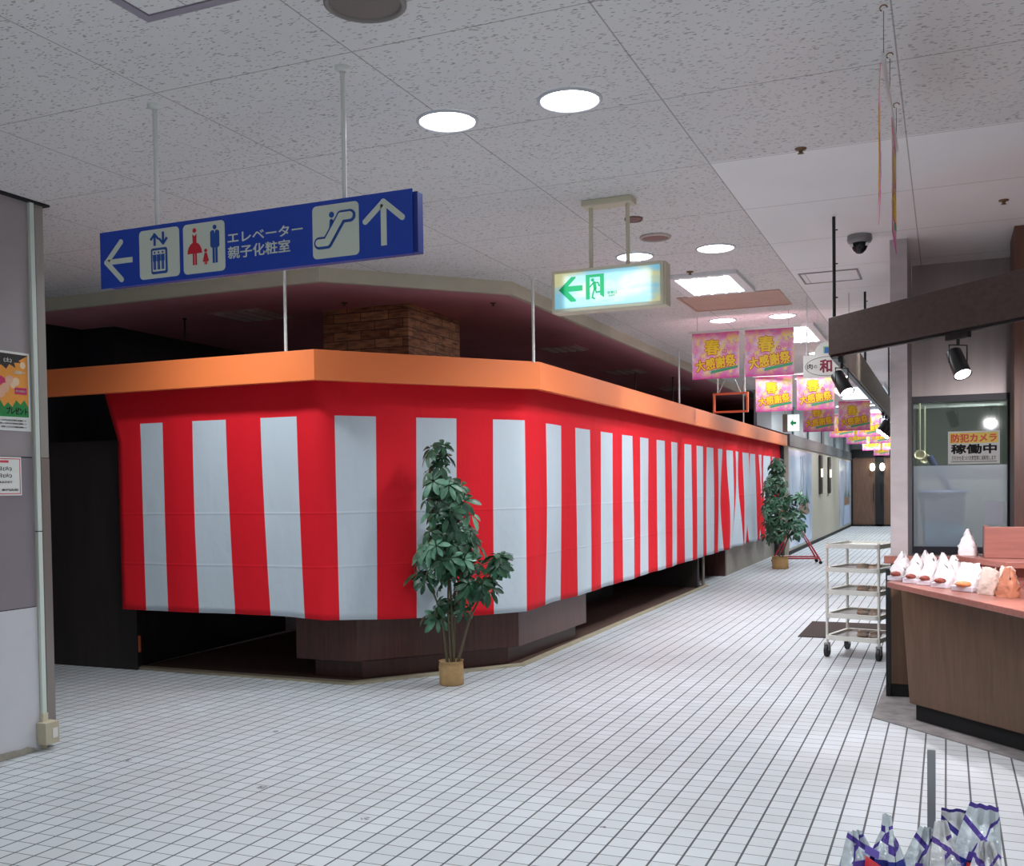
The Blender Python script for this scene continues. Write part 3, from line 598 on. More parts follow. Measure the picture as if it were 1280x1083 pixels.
# ================================================================== LEFT WALL ITEMS
t = thing('event_poster', 'orange poster with black and green bursts on left partition', 'poster', (WX+.001, 3.65, 1.74))
PW_, PH_ = .44, .42
fr = wallfr((.0, 0, 0))
MB().box((0, 0, 0), (.0015, PW_, PH_), mat('paper_white', (236, 238, 234), .5)).build('sheet', t)
fr = wallfr((.0016, 0, 0)); p = MB()
p.poly(fr, [(.01, .07), (PW_-.012, .075), (PW_-.012, PH_-.012), (.01, PH_-.012)], mat('poster_orange', (240, 158, 60), .5), .0004)
p.poly(fr, [(.01, PH_-.012), (.43, PH_-.013), (.37, .375), (.385, .365), (.34, .362), (.35, .335), (.31, .352), (.29, .325), (.26, .345), (.2, .32), (.01, .31)], mat('poster_black', (36, 34, 36), .5), .0004, .0005)
p.poly(fr, [(.01, .07)]+[(.01+.4165*k/16, .13+(.03 if k % 2 else 0)+.01*math.sin(k)) for k in range(1, 17)]+[(PW_-.012, .075)], mat('poster_green', (34, 140, 70), .5), .0004, .0005)
p.poly(fr, [(.1, .235), (.30, .24), (.30, .262), (.26, .285), (.1, .28)], mat('poster_pink', (206, 40, 104), .5), .0004, .0005)
p.poly(fr, [(.34, .195), (.418, .195), (.418, .232), (.34, .23)], MATS['poster_pink'], .0004, .0005)
p.build('printed_picture', t)
for k, (x, y, r) in enumerate(((.31, .265, .028), (.35, .262, .022), (.28, .225, .026), (.33, .24, .016), (.25, .2, .03), (.395, .352, .018))): MB().disc(fr, x, y, r, mat('poster_cream', (238, 206, 170), .5) if k % 2 else mat('poster_peach', (232, 180, 150), .5), .0004, .0006+k*.0001).build('printed_bread', t)
p = MB(); p.text(fr, '(土)', .3, .372, .05, .026, SWHITE, .02, e=.001); p.text(fr, 'プレゼント', .352, .106, .135, .038, BLACKM, .03, e=.001)
p.text(fr, '10:30～', .375, .312, .07, .018, SWHITE, .03, e=.001); p.text(fr, '子', .22, .262, .05, .034, SWHITE, .03, e=.001)
for yy, wd in ((.055, .2), (.038, .18), (.02, .16)): p.text(fr, 'お買い上げのお客様先着順にて', .42-wd/2-.01, yy, wd, .008, BLACKM, .005, e=.001)
p.text(fr, '終了次第終了', .379, .213, .065, .01, SWHITE, .01, e=.001); p.build('lettering', t)
t = thing('notice_sheet', 'white notice with red border and opening dates below the poster', 'notice', (WX+.001, 3.62, 1.395))
MB().box((0, 0, 0), (.0015, .40, .205), MATS['paper_white']).build('sheet', t)
p = MB(); rr = mat('notice_red', (216, 70, 92), .5); fr = wallfr((.0016, 0, 0))
for q0, q1 in (((.01, .01), (.39, .01)), ((.39, .01), (.39, .195)), ((.39, .195), (.01, .195)), ((.01, .195), (.01, .01))): p.stroke(fr, [q0, q1], .004, rr, .0003)
p.poly(fr, [(.2, .174), (.32, .174), (.32, .186), (.2, .186)], rr, .0003); p.build('border', t)
p = MB(); p.text(fr, '日(火)', .295, .142, .085, .024, BLACKM, .01); p.text(fr, '日(火)', .295, .105, .085, .024, BLACKM, .01); p.text(fr, 'お休みさせて', .29, .072, .1, .013, BLACKM, .01); p.text(fr, '専門店街', .325, .03, .105, .012, BLACKM, .01); p.build('lettering', t)
t = thing('wall_conduit', 'white vertical cable conduit with a beige socket box at its foot', 'cable conduit', (WX+.012, 4.118, 0))
MB().box((-.0115, -.014, .17), (.008, .014, CEIL-.001), mat('conduit_white', (214, 224, 216), .45)).build('duct', t, .002)
MB().box((-.0115, -.017, .155), (.012, .017, .2), CREAM).box((-.0115, -.017, 1.195), (.0085, .017, 1.2), BLACKM).build('duct_joint', t)
MB().box((-.008, -.045, .035), (.06, .048, .155), mat('socket_beige', (190, 180, 156), .5)).build('socket_box', t, .003)
MB().box((.06, .0, .065), (.0625, .035, .12), mat('plate_white', (228, 226, 218), .4)).build('socket_plate', t, .001)
mb = MB(); mb.poly(wallfr((WX+.001, 3.55, 0.002)), [(0, 0), (.52, 0), (.50, .022), (.46, .034), (.42, .03), (.38, .034), (.2, .04), (0, .05)], mat('torn_base', (160, 154, 142), .8, var=.2, vs=30), .012)
S('baseboard_left', mb, 'torn grey base strip at the foot of the left partition')
# ================================================================== PLANTS
def leafcluster(mb, c, up, size, mm, n=7):
    up = V(up).normalized(); a_ = up.orthogonal().normalized(); b_ = up.cross(a_); ph = random.uniform(0, 6.28)
    for k in range(n):
        th = ph+2*math.pi*k/n+random.uniform(-.15, .15); d = (a_*math.cos(th)+b_*math.sin(th)); dr = random.uniform(-.25, .25)
        L = size*random.uniform(.8, 1.15); wd = L*.2; sd = up.cross(d).normalized(); pts = []; dd = (d+up*dr).normalized()
        for q, ww in ((.12, .08), (.4, .75), (.65, 1.0), (.88, .7), (1.0, .08)):
            m_ = c+dd*L*q-up*L*.32*q*q+V((0, 0, -1))*L*.12*q*q
            pts.append((m_-sd*wd*ww+up*wd*.25*ww, m_, m_+sd*wd*ww+up*wd*.25*ww))
        vs = [p for tr in pts for p in tr]; fs = []
        for q in range(4): fs += [(q*3, q*3+1, q*3+4, q*3+3), (q*3+1, q*3+2, q*3+5, q*3+4)]
        mb.add(vs, fs, mm, True)
def leafmat(nm, c1, c2):
    g = G(nm); g.put(g.b.inputs['Base Color'], g.mix(g.ramp(g.noise(9, 2), .4, .6), lin(c1), lin(c2))); g.b.inputs['Roughness'].default_value = .38; return g.M
LEAF = leafmat('leaf_dark', (30, 66, 46), (52, 96, 68)); LEAF2 = leafmat('leaf_highlight', (118, 166, 140), (70, 120, 92))  # the lighter green puts leaf highlights into the colour
STEM = mat('stem_brown', (92, 84, 62), .7)
def plant(name, label, loc, blobs, stems, potr, poth, ls, potm, extra=None):
    t = thing(name, label, 'potted plant', loc); o0 = V(loc)
    pm = MB(); pm.lathe([(.0001, 0), (potr*.95, 0), (potr*1.02, .01), (potr, poth*.3), (potr*1.03, poth*.75), (potr*.98, poth), (potr*1.06, poth*1.02), (potr*.92, poth*.93), (.0001, poth*.88)], (0, 0, 0), potm, 28)
    for v in pm.v:
        k = math.atan2(v.y, v.x); r_ = 1+.03*math.sin(k*5+v.z*20)+.02*math.sin(k*9); v.x *= r_; v.y *= r_
    pm.build('burlap_pot', t)
    for pts in stems: MB().tube(pts, .006, STEM, 6, rs=[.011-.006*i/(len(pts)-1) for i in range(len(pts))]).build('stem', t)
    f = MB()
    for (cx, cy, cz, rx, rz, n) in blobs:
        for _ in range(n):
            th = random.uniform(0, 6.28); rr_ = math.sqrt(random.random()); z = random.uniform(-1, 1)
            r_ = rx*rr_*math.sqrt(max(0, 1-z*z*.6)); d = V((math.cos(th), math.sin(th), 0))
            c = V((cx+d.x*r_, cy+d.y*r_, cz+z*rz)); up = (d*rr_*.8+V((0, -.55, .7))+V((random.uniform(-.4, .4), random.uniform(-.4, .4), 0)))
            leafcluster(f, c, up, ls*random.uniform(.75, 1.15), LEAF if random.random() < .72 else LEAF2, random.choice((6, 7, 8)))
            if random.random() < .5: f.tube([V((cx*.5, cy*.5, cz+z*rz-.08)), c], .003, STEM, 5, False)
    f.build('foliage', t)
    return t
BUR = mat('burlap', (196, 160, 112), .9, var=.15, vs=25, bump=.5, bs=260)
px, py = -3.26, 6.52
plant('potted_schefflera', 'tall umbrella plant in a burlap pot before the striped curtain', (px, py, 0),
      [(-.08, 0, 1.66, .08, .05, 8), (-.09, 0, 1.5, .09, .08, 10), (-.04, 0, 1.38, .15, .09, 24), (-.0, 0, 1.2, .19, .12, 34), (.0, 0, 1.02, .22, .11, 34), (.1, 0, .95, .17, .08, 10), (-.02, 0, .85, .2, .09, 20), (.07, 0, .7, .17, .05, 14), (-.24, 0, .75, .06, .06, 5), (.27, 0, .72, .07, .05, 6), (.38, 0, .86, .06, .08, 8), (-.2, 0, .95, .08, .06, 6), (.0, 0, .55, .15, .03, 10), (-.15, 0, .49, .06, .02, 4)],
      [[(.02, 0, .13), (.0, .01, .6), (-.02, 0, 1.1), (-.07, 0, 1.6)], [(0, .03, .13), (.02, .03, .6), (.03, .03, 1.2)], [(-.03, 0, .13), (-.07, 0, .5), (-.2, 0, .8)], [(.04, 0, .13), (.15, 0, .48), (.36, 0, .85)], [(.01, -.02, .13), (-.02, 0, .5), (-.01, 0, 1.0)]],
      .085, .17, .105, BUR)
plant('potted_ficus', 'bushy potted plant at the far end of the striped curtain', (-2.54, 17.3, 0),
      [(-.05, 0, 1.66, .1, .2, 24), (-.08, 0, 1.35, .18, .22, 45), (-.08, 0, .95, .2, .22, 50), (-.05, 0, .6, .2, .14, 26), (.25, 0, 1.05, .18, .18, 22), (.27, 0, .7, .16, .12, 18)],
      [[(0, 0, .15), (-.05, 0, .8), (-.05, 0, 1.7)], [(0.02, 0, .15), (.15, 0, .6), (.3, 0, 1.1)]], .13, .2, .12, mat('basket', (186, 148, 96), .8, var=.25, vs=40, stretch=(1, 1, 4), bump=.4, bs=120))
# red A-frame stand
t = thing('red_frame_stand', 'red tubular folding frame stand beside far potted plant', 'stand', (-2.45, 18.6, 0), 0.25)
RT = mat('red_tube', (168, 34, 48), .35)
for k, y in enumerate((-.25, .25)):
    MB().tube([(-.38, y, .06), (0, y*.6, .72), (.38, y, .06)], .017, RT, 8).tube([(-.36, y, .1), (.36, y, .1)], .014, RT, 8).build('side_frame', t)
for x in (-.36, .36): MB().tube([(x, -.25, .1), (x, .25, .1)], .014, RT, 8).build('cross_bar', t)
MB().tube([(0, -.15, .72), (0, .15, .72)], .014, RT, 8).build('top_bar', t)
for x in (-.38, .38):
    for y in (-.25, .25): MB().tube([(x, y-.015, .03), (x, y+.015, .03)], .03, BLACKM, 12).build('caster', t)
# ================================================================== FLAGS
g = G('flag_print'); n1 = g.noise(7, 3); n2 = g.noise(11, 3, (1.3, 1, .8)); n3 = g.noise(22, 2)
c0 = g.mix(g.ramp(n1, .42, .58), lin((244, 150, 205)), lin((255, 226, 226))); c0 = g.mix(g.ramp(n2, .50, .60), c0, lin((255, 228, 140))); c0 = g.mix(g.ramp(n3, .6, .66), c0, lin((196, 182, 240)))
c0 = g.mix(g.ramp(g.Z, -.37, -.43), c0, lin((222, 56, 160))); c0 = g.mix(g.m('MULTIPLY', g.ramp(g.Z, -.07, -.01), .8), c0, lin((228, 72, 150)))
g.put(g.b.inputs['Base Color'], c0); g.b.inputs['Roughness'].default_value = .6; FLG = g.M
FY = mat('flag_yellow', (255, 220, 40), .5); FR = mat('flag_outline', (214, 44, 56), .5); FM = mat('flag_magenta', (214, 50, 140), .5); FG = mat('flag_green', (72, 176, 120), .5); FWM = mat('flag_white', (252, 246, 236), .5)
def flag_proto(dbl=False):
    t = thing('festival_flag', 'x', 'flag')
    mb = MB(); mb.box((0, -.0008, -.43), (.44, .0008, 0), FLG); mb.build('cloth', t)
    for side in ((0, 1) if dbl else (0,)):
        fr = camfr((0, -.0012, 0)) if side == 0 else (V((.44, .0012, 0)), V((-1, 0, 0)), V((0, 0, 1)), V((0, 1, 0)))
        p = MB()
        for (tx, cx, cy, ww, hh, rot) in (('春', .19, -.135, .135, .14, .0), ('大感謝祭', .22, -.285, .37, .105, .13)):
            p.btext(fr, tx, cx, cy, ww, hh, FR, .0095, rot, 0); p.btext(fr, tx, cx, cy, ww, hh, FY, .0035 if len(tx) > 1 else .005, rot, .001, 6)
        p.text(fr, 'の', .305, -.18, .055, .05, FWM, .03, 0, .0004, 0); p.text(fr, 'の', .305, -.18, .05, .045, FM, .015, 0, .0004, .0006)
        p.build('lettering', t)
        q = MB(); q.poly(fr, [(.17, -.385), (.18, -.355), (.43, -.315), (.425, -.34)], FG, .0005); q.build('green_ribbon', t)
    return t
fp = flag_proto(); fp.location = (0, 0, 0); first = True
def flagrow(x0, y, zt, idx, lbl, wd=.94):
    global first
    for k, xo in enumerate((0.0, .485)):
        lb = 'pink and yellow spring sale flag, %s of the %s pair' % (('left', 'right')[k], lbl)
        loc = (x0+xo+(.0 if k == 0 else .01), y, zt)
        if first: fp.location = loc; fp['label'] = lb; fp['group'] = 'pink spring sale flags'; first = False
        else: dup(fp, loc, random.uniform(-.05, .05), lb, 'pink spring sale flags')
    r = thing('flag_rail', 'thin white rail carrying the %s pair of pink flags' % lbl, 'hanging rail', (x0, y, zt), group='rails of the pink flags')
    MB().box((-.03, -.008, .002), (wd+.06, .008, .022), ROD).build('rail', r)
    for xx in (.05, wd-.05): MB().tube([(xx, 0, .02), (xx, 0, CEIL-zt)], .0015, mat('wire_grey', (120, 110, 100), .5), 5).build('wire', r)
RN = ['nearest facing', 'second facing', 'third facing', 'fourth facing', 'fifth facing', 'sixth facing', 'seventh facing']
for i, (px_, pt, Y) in enumerate(((865, 418, 9.6), (944.5, 472, 12.9), (1004, 504, 15.6), (1037, 519, 20.3), (1058, 532, 24.4), (1078, 543, 28.5), (1092, 552, 32.5))):
    P = at(px_, pt, Y); flagrow(P.x, Y, P.z, i, RN[i])
# near edge-on pair (rail runs along the walkway)
fn = flag_proto(True); fn.location = (-.2, 3.64, 2.795); fn.rotation_euler = (0, 0, math.radians(94)); tag(fn, 'pink spring sale flag seen edge-on overhead, nearer of the two', None, 'edge-on pink flags')
dup(fn, (-.19, 4.2, 2.795), math.radians(90.5), 'pink spring sale flag seen edge-on overhead, farther of the two', 'edge-on pink flags')
r = thing('flag_rail', 'white rail seen nearly end-on above the edge-on pink flags', 'hanging rail', (-.19, 4.14, 2.8))
MB().box((-.006, -.52, .0), (.006, .52, .016), ROD).build('rail', r)
for y, z in ((3.65, 0), (4.06, 0), (4.6, 0)):
    MB().tube([(0, y-4.14, .015), (0, y-4.14, .165)], .0014, MATS['wire_grey'], 5).build('wire', r)
    MB().tube([(.012*math.cos(k*.6), y-4.14, .175+.010*math.sin(k*.6)) for k in range(8)], .0022, mat('hook_brass', (150, 110, 70), .4, .7), 6).build('hook', r)
# ================================================================== OVAL SIGN
P = at(1004, 457, 9.0)
t = thing('oval_shop_sign', 'white hanging shop sign with oval and dark red character', 'sign', (P.x, 9.0, 2.30))
MB().box((0, 0, 0), (.40, .02, .19), mat('oval_white', (226, 224, 218), .4)).disc(camfr((0, 0.001, 0)), .2, .19, .11, MATS['oval_white'], .018, -.019).build('board', t)
fr = camfr((0, -.001, 0)); p = MB()
NP = 40
for k in range(NP):
    a0, a1 = 2*math.pi*k/NP, 2*math.pi*(k+1)/NP
    p.poly(fr, [(.2+.183*math.cos(a0), .092+.082*math.sin(a0)), (.2+.183*math.cos(a1), .092+.082*math.sin(a1)), (.2+.179*math.cos(a1), .092+.078*math.sin(a1)), (.2+.179*math.cos(a0), .092+.078*math.sin(a0))], BLACKM, .0005)
p.build('oval_outline', t)
p = MB(); p.text(fr, '肉', .055, .095, .045, .045, BLACKM, .01); p.text(fr, 'の', .1, .092, .028, .026, BLACKM, .005); p.btext(fr, '和', .185, .094, .095, .105, mat('dark_red', (140, 32, 60), .5), .004); p.build('lettering', t)
MB().poly(fr, [(.165, .2), (.235, .2), (.235, .26), (.165, .26)], mat('emblem_green', (150, 200, 120), .5), .0005).poly(fr, [(.175, .2), (.225, .2), (.225, .25), (.175, .25)], mat('emblem_blue', (60, 110, 190), .5), .0005, .0006).build('emblem', t)
MB().tube([(.03, .01, .19), (.03, .01, CEIL-2.30)], .006, ROD).build('hanging_rod', t); MB().tube([(.37, .01, .19), (.37, .01, CEIL-2.30)], .006, ROD).build('hanging_rod', t)
# ================================================================== SHOP ON THE RIGHT
# pillar, back wall with window, brown pillar
PIL = mat('pillar_mauve', (196, 188, 190), .5, var=.12, vs=5, stretch=(1, 1, 3))
S('wall_pillar', MB().box((-.339, 7.17, 0), (-.233, 8.08, CEIL-.001), PIL), 'slim mauve grey pillar left of the shop window', .002)
S('wall_pillar_brown', MB().box((.392, 7.13, 0), (1.4, 7.6, CEIL-.001), wood('pillar_wood', (112, 74, 60), (92, 60, 50))), 'brown wooden pillar at the right picture edge')
mb = MB(); yb = 8.1
mb.box((-.233, yb, 2.03), (2.6, yb+.08, CEIL-.001), STEELW); mb.box((-.233, yb, 0), (2.6, yb+.08, .88), STEELW); mb.box((.441, yb, .88), (2.6, yb+.08, 2.03), STEELW)
S('wall_window', mb, 'brushed grey wall panel around the shop window')
w1 = MB(); FRM = mat('window_frame_dark', (44, 44, 58), .4)
w1.box((-.268, yb-.03, .88), (-.222, yb+.05, 2.03), FRM).box((.40, yb-.03, .88), (.445, yb+.05, 2.03), FRM).box((-.222, yb-.03, 1.985), (.40, yb+.05, 2.03), FRM).box((-.222, yb-.03, .88), (.40, yb+.05, .93), FRM)
wo = S('window_2', w1, 'dark framed kitchen window with clear top and frosted lower half')
def glassmix(nm, tcol, kglass, rough, kdiff=0, dcol=(0, 0, 0), refr=0):
    M = bpy.data.materials.new(nm); M.use_nodes = True; MATS[nm] = M; nt = M.node_tree; nt.nodes.remove(nt.nodes['Principled BSDF']); out = nt.nodes['Material Output']
    def n(t): return nt.nodes.new(t)
    tr = n('ShaderNodeBsdfTransparent'); tr.inputs[0].default_value = lin(tcol); cur = tr.outputs[0]
    if refr:
        rf = n('ShaderNodeBsdfRefraction'); rf.inputs['Roughness'].default_value = .16; rf.inputs['IOR'].default_value = 1.15; rf.inputs[0].default_value = lin(tcol)
        mx = n('ShaderNodeMixShader'); mx.inputs[0].default_value = refr; nt.links.new(cur, mx.inputs[1]); nt.links.new(rf.outputs[0], mx.inputs[2]); cur = mx.outputs[0]
    if kdiff:
        df = n('ShaderNodeBsdfDiffuse'); df.inputs[0].default_value = lin(dcol); tl = n('ShaderNodeBsdfTranslucent'); tl.inputs[0].default_value = lin(dcol)
        m0 = n('ShaderNodeMixShader'); nt.links.new(df.outputs[0], m0.inputs[1]); nt.links.new(tl.outputs[0], m0.inputs[2])
        mx = n('ShaderNodeMixShader'); mx.inputs[0].default_value = kdiff; nt.links.new(cur, mx.inputs[1]); nt.links.new(m0.outputs[0], mx.inputs[2]); cur = mx.outputs[0]
    gl = n('ShaderNodeBsdfGlossy'); gl.inputs['Roughness'].default_value = rough
    mx = n('ShaderNodeMixShader'); mx.inputs[0].default_value = kglass; nt.links.new(cur, mx.inputs[1]); nt.links.new(gl.outputs[0], mx.inputs[2]); nt.links.new(mx.outputs[0], out.inputs[0])
    return M
GLS = glassmix('window_glass', (232, 240, 236), .10, .03)
fg = glassmix('frosted_glass', (240, 244, 250), .06, .2, .38, (235, 240, 244), .75)
S('window_pane', MB().box((-.222, yb, 1.522), (.40, yb+.005, 1.985), GLS), 'clear upper pane', parent=wo)
S('window_pane', MB().box((-.222, yb, .93), (.40, yb+.006, 1.5215), fg), 'frosted lower pane', parent=wo)
# kitchen room behind
mb = MB(); KW = mat('kitchen_wall', (96, 98, 90), .6, var=.15, vs=2)
mb.box((-.33, 11.0, 0), (2.6, 11.1, 2.98), KW); mb.box((-.335, 8.19, 0), (-.27, 11.0, 2.98), KW)
S('wall_kitchen', mb)
tag(MB().box((-.25, 10.3, 0), (2.4, 10.98, 1.42), mat('kitchen_unit', (150, 148, 136), .4)).build('kitchen_unit', None, .01), 'pale kitchen unit seen dimly through the clear pane', 'kitchen unit')
lamp('kitchen_fill_beam', (.1, 8.36, 2.93), 75, .3, None, 'RECTANGLE', .2)  # unseen lamp added to light the bucket and the kitchen
tk = thing('kitchen_fill_lamp', 'unseen ceiling lamp added to light the kitchen behind the window', 'ceiling light', (.1, 8.36, 2.99)); MB().box((-.17, -.12, -.05), (.17, .12, -.001), mat('kit_glow', (255, 255, 250), .5, emit=3)).build('diffuser', tk)
for i, (x, lx) in enumerate(((-.185, .0), (-.15, .01))):
    t = thing('kitchen_ladle', ('left', 'right')[i]+' of two ladles hanging behind the clear window pane', 'ladle', (x, 8.35+.03*i, 1.55+(.0 if i else .03)), group='ladles hanging behind the window')
    MB().tube([(0, 0, .05), (0, 0, .42)], .006, CREAM, 8).tube([(0, .0, .42), (0, .04, .43)], .004, STEEL, 6).build('handle', t)
    MB().lathe([(.0001, -.035), (.03, -.025), (.042, 0), (.042, .004), (.026, -.02), (.0001, -.03)], (0, 0, .03), mat('ladle_bowl', (206, 190, 160), .35, .4), 20, Matrix.Rotation(math.radians(60), 3, 'X')).build('bowl', t)
S('trim_7', MB().box((-.24, 8.5, 1.97), (.5, 8.53, 2.0), STEEL))
t = thing('blue_bucket', 'light blue bucket with dark rim blurred behind the frosted pane', 'bucket', (-.03, 8.42, .9))
MB().lathe([(.0001, 0), (.12, 0), (.13, .01), (.15, .2), (.1495, .2), (.12, .012)], (0, 0, 0), mat('bucket_blue', (130, 208, 240), .4, emit=0), 32).build('pail', t)
MB().lathe([(.15, .2), (.16, .38), (.155, .38), (.148, .2)], (0, 0, 0), mat('bucket_grey', (180, 180, 200), .5), 32).build('collar', t)
MB().lathe([(.16, .38), (.18, .42), (.17, .44), (.155, .39)], (0, 0, 0), mat('bucket_rim', (56, 64, 104), .5), 32).build('rim', t)
MB().tube([(.06, -.05, .43), (-.05, -.05, .62), (-.09, -.05, .70)], .025, MATS['bucket_rim'], 10).build('dark_handle', t)
tag(MB().box((-.2, 8.2, .0), (.4, 8.7, .895), mat('shelf_dark', (90, 92, 98), .6)).build('kitchen_shelf'), 'dark low shelf behind the frosted pane carrying the bucket', 'shelf')
t = thing('camera_notice', 'white and yellow security camera notice on the shop window', 'notice', (.011, yb-.006, 1.53))
nw, nh = .341, .237
MB().box((0, 0, 0), (nw, .003, nh), MATS['paper_white']).build('sheet', t)
fr = camfr((0, -.0003, 0)); MB().poly(fr, [(.012, .15), (nw-.012, .15), (nw-.012, nh-.012), (.012, nh-.012)], mat('notice_yellow', (255, 222, 90), .5), .0003).build('yellow_field', t)
p = MB(); p.btext(fr, '防犯カメラ', nw/2, .187, nw-.045, .058, mat('notice_orange', (238, 84, 52), .5), .0025, 0, .0005); p.btext(fr, '稼働中', nw/2, .108, nw-.045, .066, BLACKM, .003, 0, .0005)
p.text(fr, '万引きを見つけ次第警察に通報致します', nw/2, .042, nw-.05, .034, BLACKM, .006, e=.0005); p.poly(fr, [(.02, .014), (nw-.02, .014), (nw-.02, .018), (.02, .018)], BLACKM, .0003); p.build('lettering', t)
tag(MB().box((.249, yb-.004, 1.092), (.374, yb-.001, 1.258), mat('paper_blueish', (214, 222, 236), .5)).build('blank_paper'), 'small blank white paper taped on the frosted pane', 'paper')
# canopy
c0 = V((-.645, 6.36)); dr = V((.563, -.607)).normalized(); nrm = V((dr.y, -dr.x))   # nrm points to the viewer
if nrm.y > 0: nrm = -nrm
def bar(mb, p0, p1, z0, z1, th, mm, side):
    q0 = p0+side*th; q1 = p1+side*th
    return mb.prism([tuple(p0), tuple(p1), tuple(q1), tuple(q0)], z0, z1, mm)
e1 = c0+dr*2.3
t = thing('wooden_canopy', 'dark brown wooden canopy beam above the bread counter', 'canopy', (0, 0, 0))
bar(MB(), c0, e1, 2.165, 2.385, .05, BROWNX, -nrm).build('front_beam', t, .002)
c1 = V((-.645, 13.2)); bar(MB(), c0+V((.0, .05)), c1, 2.165, 2.385, .05, wood('beam_wood_y', (168, 150, 134), (146, 130, 116), 'y'), V((1, 0))).build('side_beam', t, .002)
bar(MB(), c0-nrm*.012, e1-nrm*.012, 2.15, 2.164, .03, BLACK, -nrm).build('front_track', t)
bar(MB(), c0+V((.01, .06)), c1+V((.01, 0)), 2.15, 2.164, .03, BLACK, V((1, 0))).build('side_track', t)
for (x, y, z0) in ((-.615, 6.40, 2.38), (-.62, 9.0, 2.38), (-.62, 12.8, 2.38), (.82, 4.8, 2.38)):
    b_ = MB().tube([(x, y, z0), (x, y, CEIL-.001)], .010, BLACK)
    for k in range(3): b_.tube([(x, y, z0+.13+.2*k), (x+.022, y, z0+.13+.2*k)], .004, BLACK, 6)
    b_.build('black_rod', t)
def spot(loc, label, aim, power=0, rz=0, sz=1.0):
    t = thing('track_spotlight', label, 'spotlight', loc, 0, 'black track spotlights')
    rzM = rz
    MB().box((-.075*sz, -.014, -.03), (.075*sz, .014, 0), BLACK, Matrix.Rotation(rzM, 4, 'Z')).build('track_adapter', t, .003)
    d = V(aim).normalized(); hc = V((.0, 0, -.15*sz)); q = V((0, 0, 1)).rotation_difference(d).to_matrix()
    MB().lathe([(.0001, -.075*sz), (.034*sz, -.075*sz), (.038*sz, -.07*sz), (.042*sz, .06*sz), (.045*sz, .075*sz), (.04*sz, .073*sz), (.036*sz, .05*sz)], hc, BLACK, 24, q).build('head', t)
    MB().lathe([(.0001, .078*sz), (.036*sz, .074*sz), (.038*sz, .066*sz)], hc, mat('spot_glow', (255, 244, 252), .5, emit=16), 20, q).build('lens', t)
    s_ = d.cross(V((0, 0, 1))).normalized()*.05*sz
    MB().tube([hc+s_, hc+s_+V((0, 0, .09*sz)), hc-s_+V((0, 0, .09*sz)), hc-s_], .004, BLACK, 6).tube([hc+V((0, 0, .09*sz)), V((0, 0, -.025))], .008, BLACK, 8).build('yoke', t)
    if power:
        l = bpy.data.lights.new('spot_beam', 'SPOT'); l.energy = power; l.spot_size = math.radians(75); l.spot_blend = .6; l.shadow_soft_size = .035; l.color = (1, .93, .96)
        o = bpy.data.objects.new('spot_beam', l); COL.objects.link(o); o.parent = t; o.location = hc+d*.085*sz; o.rotation_euler = V((0, 0, -1)).rotation_difference(d).to_euler()
    return t
ang = math.atan2(dr.y, dr.x)
pS = c0+dr*1.0-nrm*.027
spot((pS.x, pS.y, 2.15), 'black spotlight under the canopy above the kitchen window', (.28, -.42, -.8), 90, ang)
spot((-.575, 6.42, 2.15), 'black spotlight at the canopy corner, lit pale pink', (.42, -.35, -.75), 45, math.pi/2)
for k, y in enumerate((11.6, 12.2, 12.8)): spot((-.62, y, 2.15), 'black spotlight far along the canopy, %s in a row of three' % ('first', 'middle', 'last')[k], (-.45, -.4, -.7), 20, math.pi/2)
spot((.62, 5.0, 2.15), 'black spotlight further right outside the picture', (-.30, .62, -.75), 75, ang)
spot((.40, 5.25, 2.15), 'black spotlight just outside the right picture edge', (-.10, .86, -.42), 75, ang)
# counters
t = thing('bread_counter', 'brown wooden bread counter with reddish worktop and black plinth', 'counter', (.2, 6.3, 0)); o_ = V((.2, 6.3))
def rel(P): return [(x-o_.x, y-o_.y) for x, y in P]
fb0, fb1 = V((-.200, 6.40)), V((.62, 5.52)); ft0, ft1 = V((-.245, 6.40)), V((.575, 5.52))
MB().prism(rel([fb0, fb1, (1.5, 6.1), (.35, 7.0), (-.12, 6.9)]), .105, .765, BROWN, rel([ft0, ft1, (1.5, 6.1), (.35, 7.0), (-.12, 6.9)])).build('body', t, .003)
MB().prism(rel([(-.165, 6.41), (.64, 5.555), (1.45, 6.1), (.35, 6.95), (-.1, 6.85)]), .007, .105, BLACKM).build('plinth', t)
MB().prism(rel([(-.335, 6.60), (.62, 4.66), (1.6, 5.9), (.8, 7.04), (-.20, 7.04)]), .765, .80, TOPW).build('worktop', t, .004)
t = thing('side_cabinet', 'low brown cabinet with black end at the pillar foot', 'cabinet', (-.1, 7.1, 0))
MB().box((-.235, -.03, .09), (.45, .02, .875), BROWN).build('panel', t); MB().box((-.265, -.035, .007), (-.236, .03, .84), BLACK).build('black_end', t); MB().box((-.236, -.022, .007), (.45, .02, .089), BLACKM).build('plinth', t)
MB().box((-.275, -.05, .876), (.45, .022, .925), TOPW).build('worktop', t, .003)
t = thing('raised_shelf', 'reddish raised wooden shelf behind the bags', 'shelf', (0, 0, 0))
MB().prism([(.03, 6.85), (.30, 6.30), (1.2, 6.45), (1.2, 7.03), (.09, 7.03)], .915, .95, TOPW).build('shelf_top', t, .003)
MB().prism([(.09, 6.88), (.33, 6.38), (1.15, 6.5), (1.15, 7.0), (.12, 7.0)], .80, .914, wood('shelf_body', (150, 92, 84), (132, 80, 72), 'x')).build('riser', t)
tag(MB().box((.205, 6.60, .951), (1.1, 6.63, 1.135), TOPW).box((.205, 6.63, .951), (.23, 6.9, 1.135), TOPW).build('shelf_screen', None, .003), 'upright reddish wooden board standing on the raised shelf', 'board')
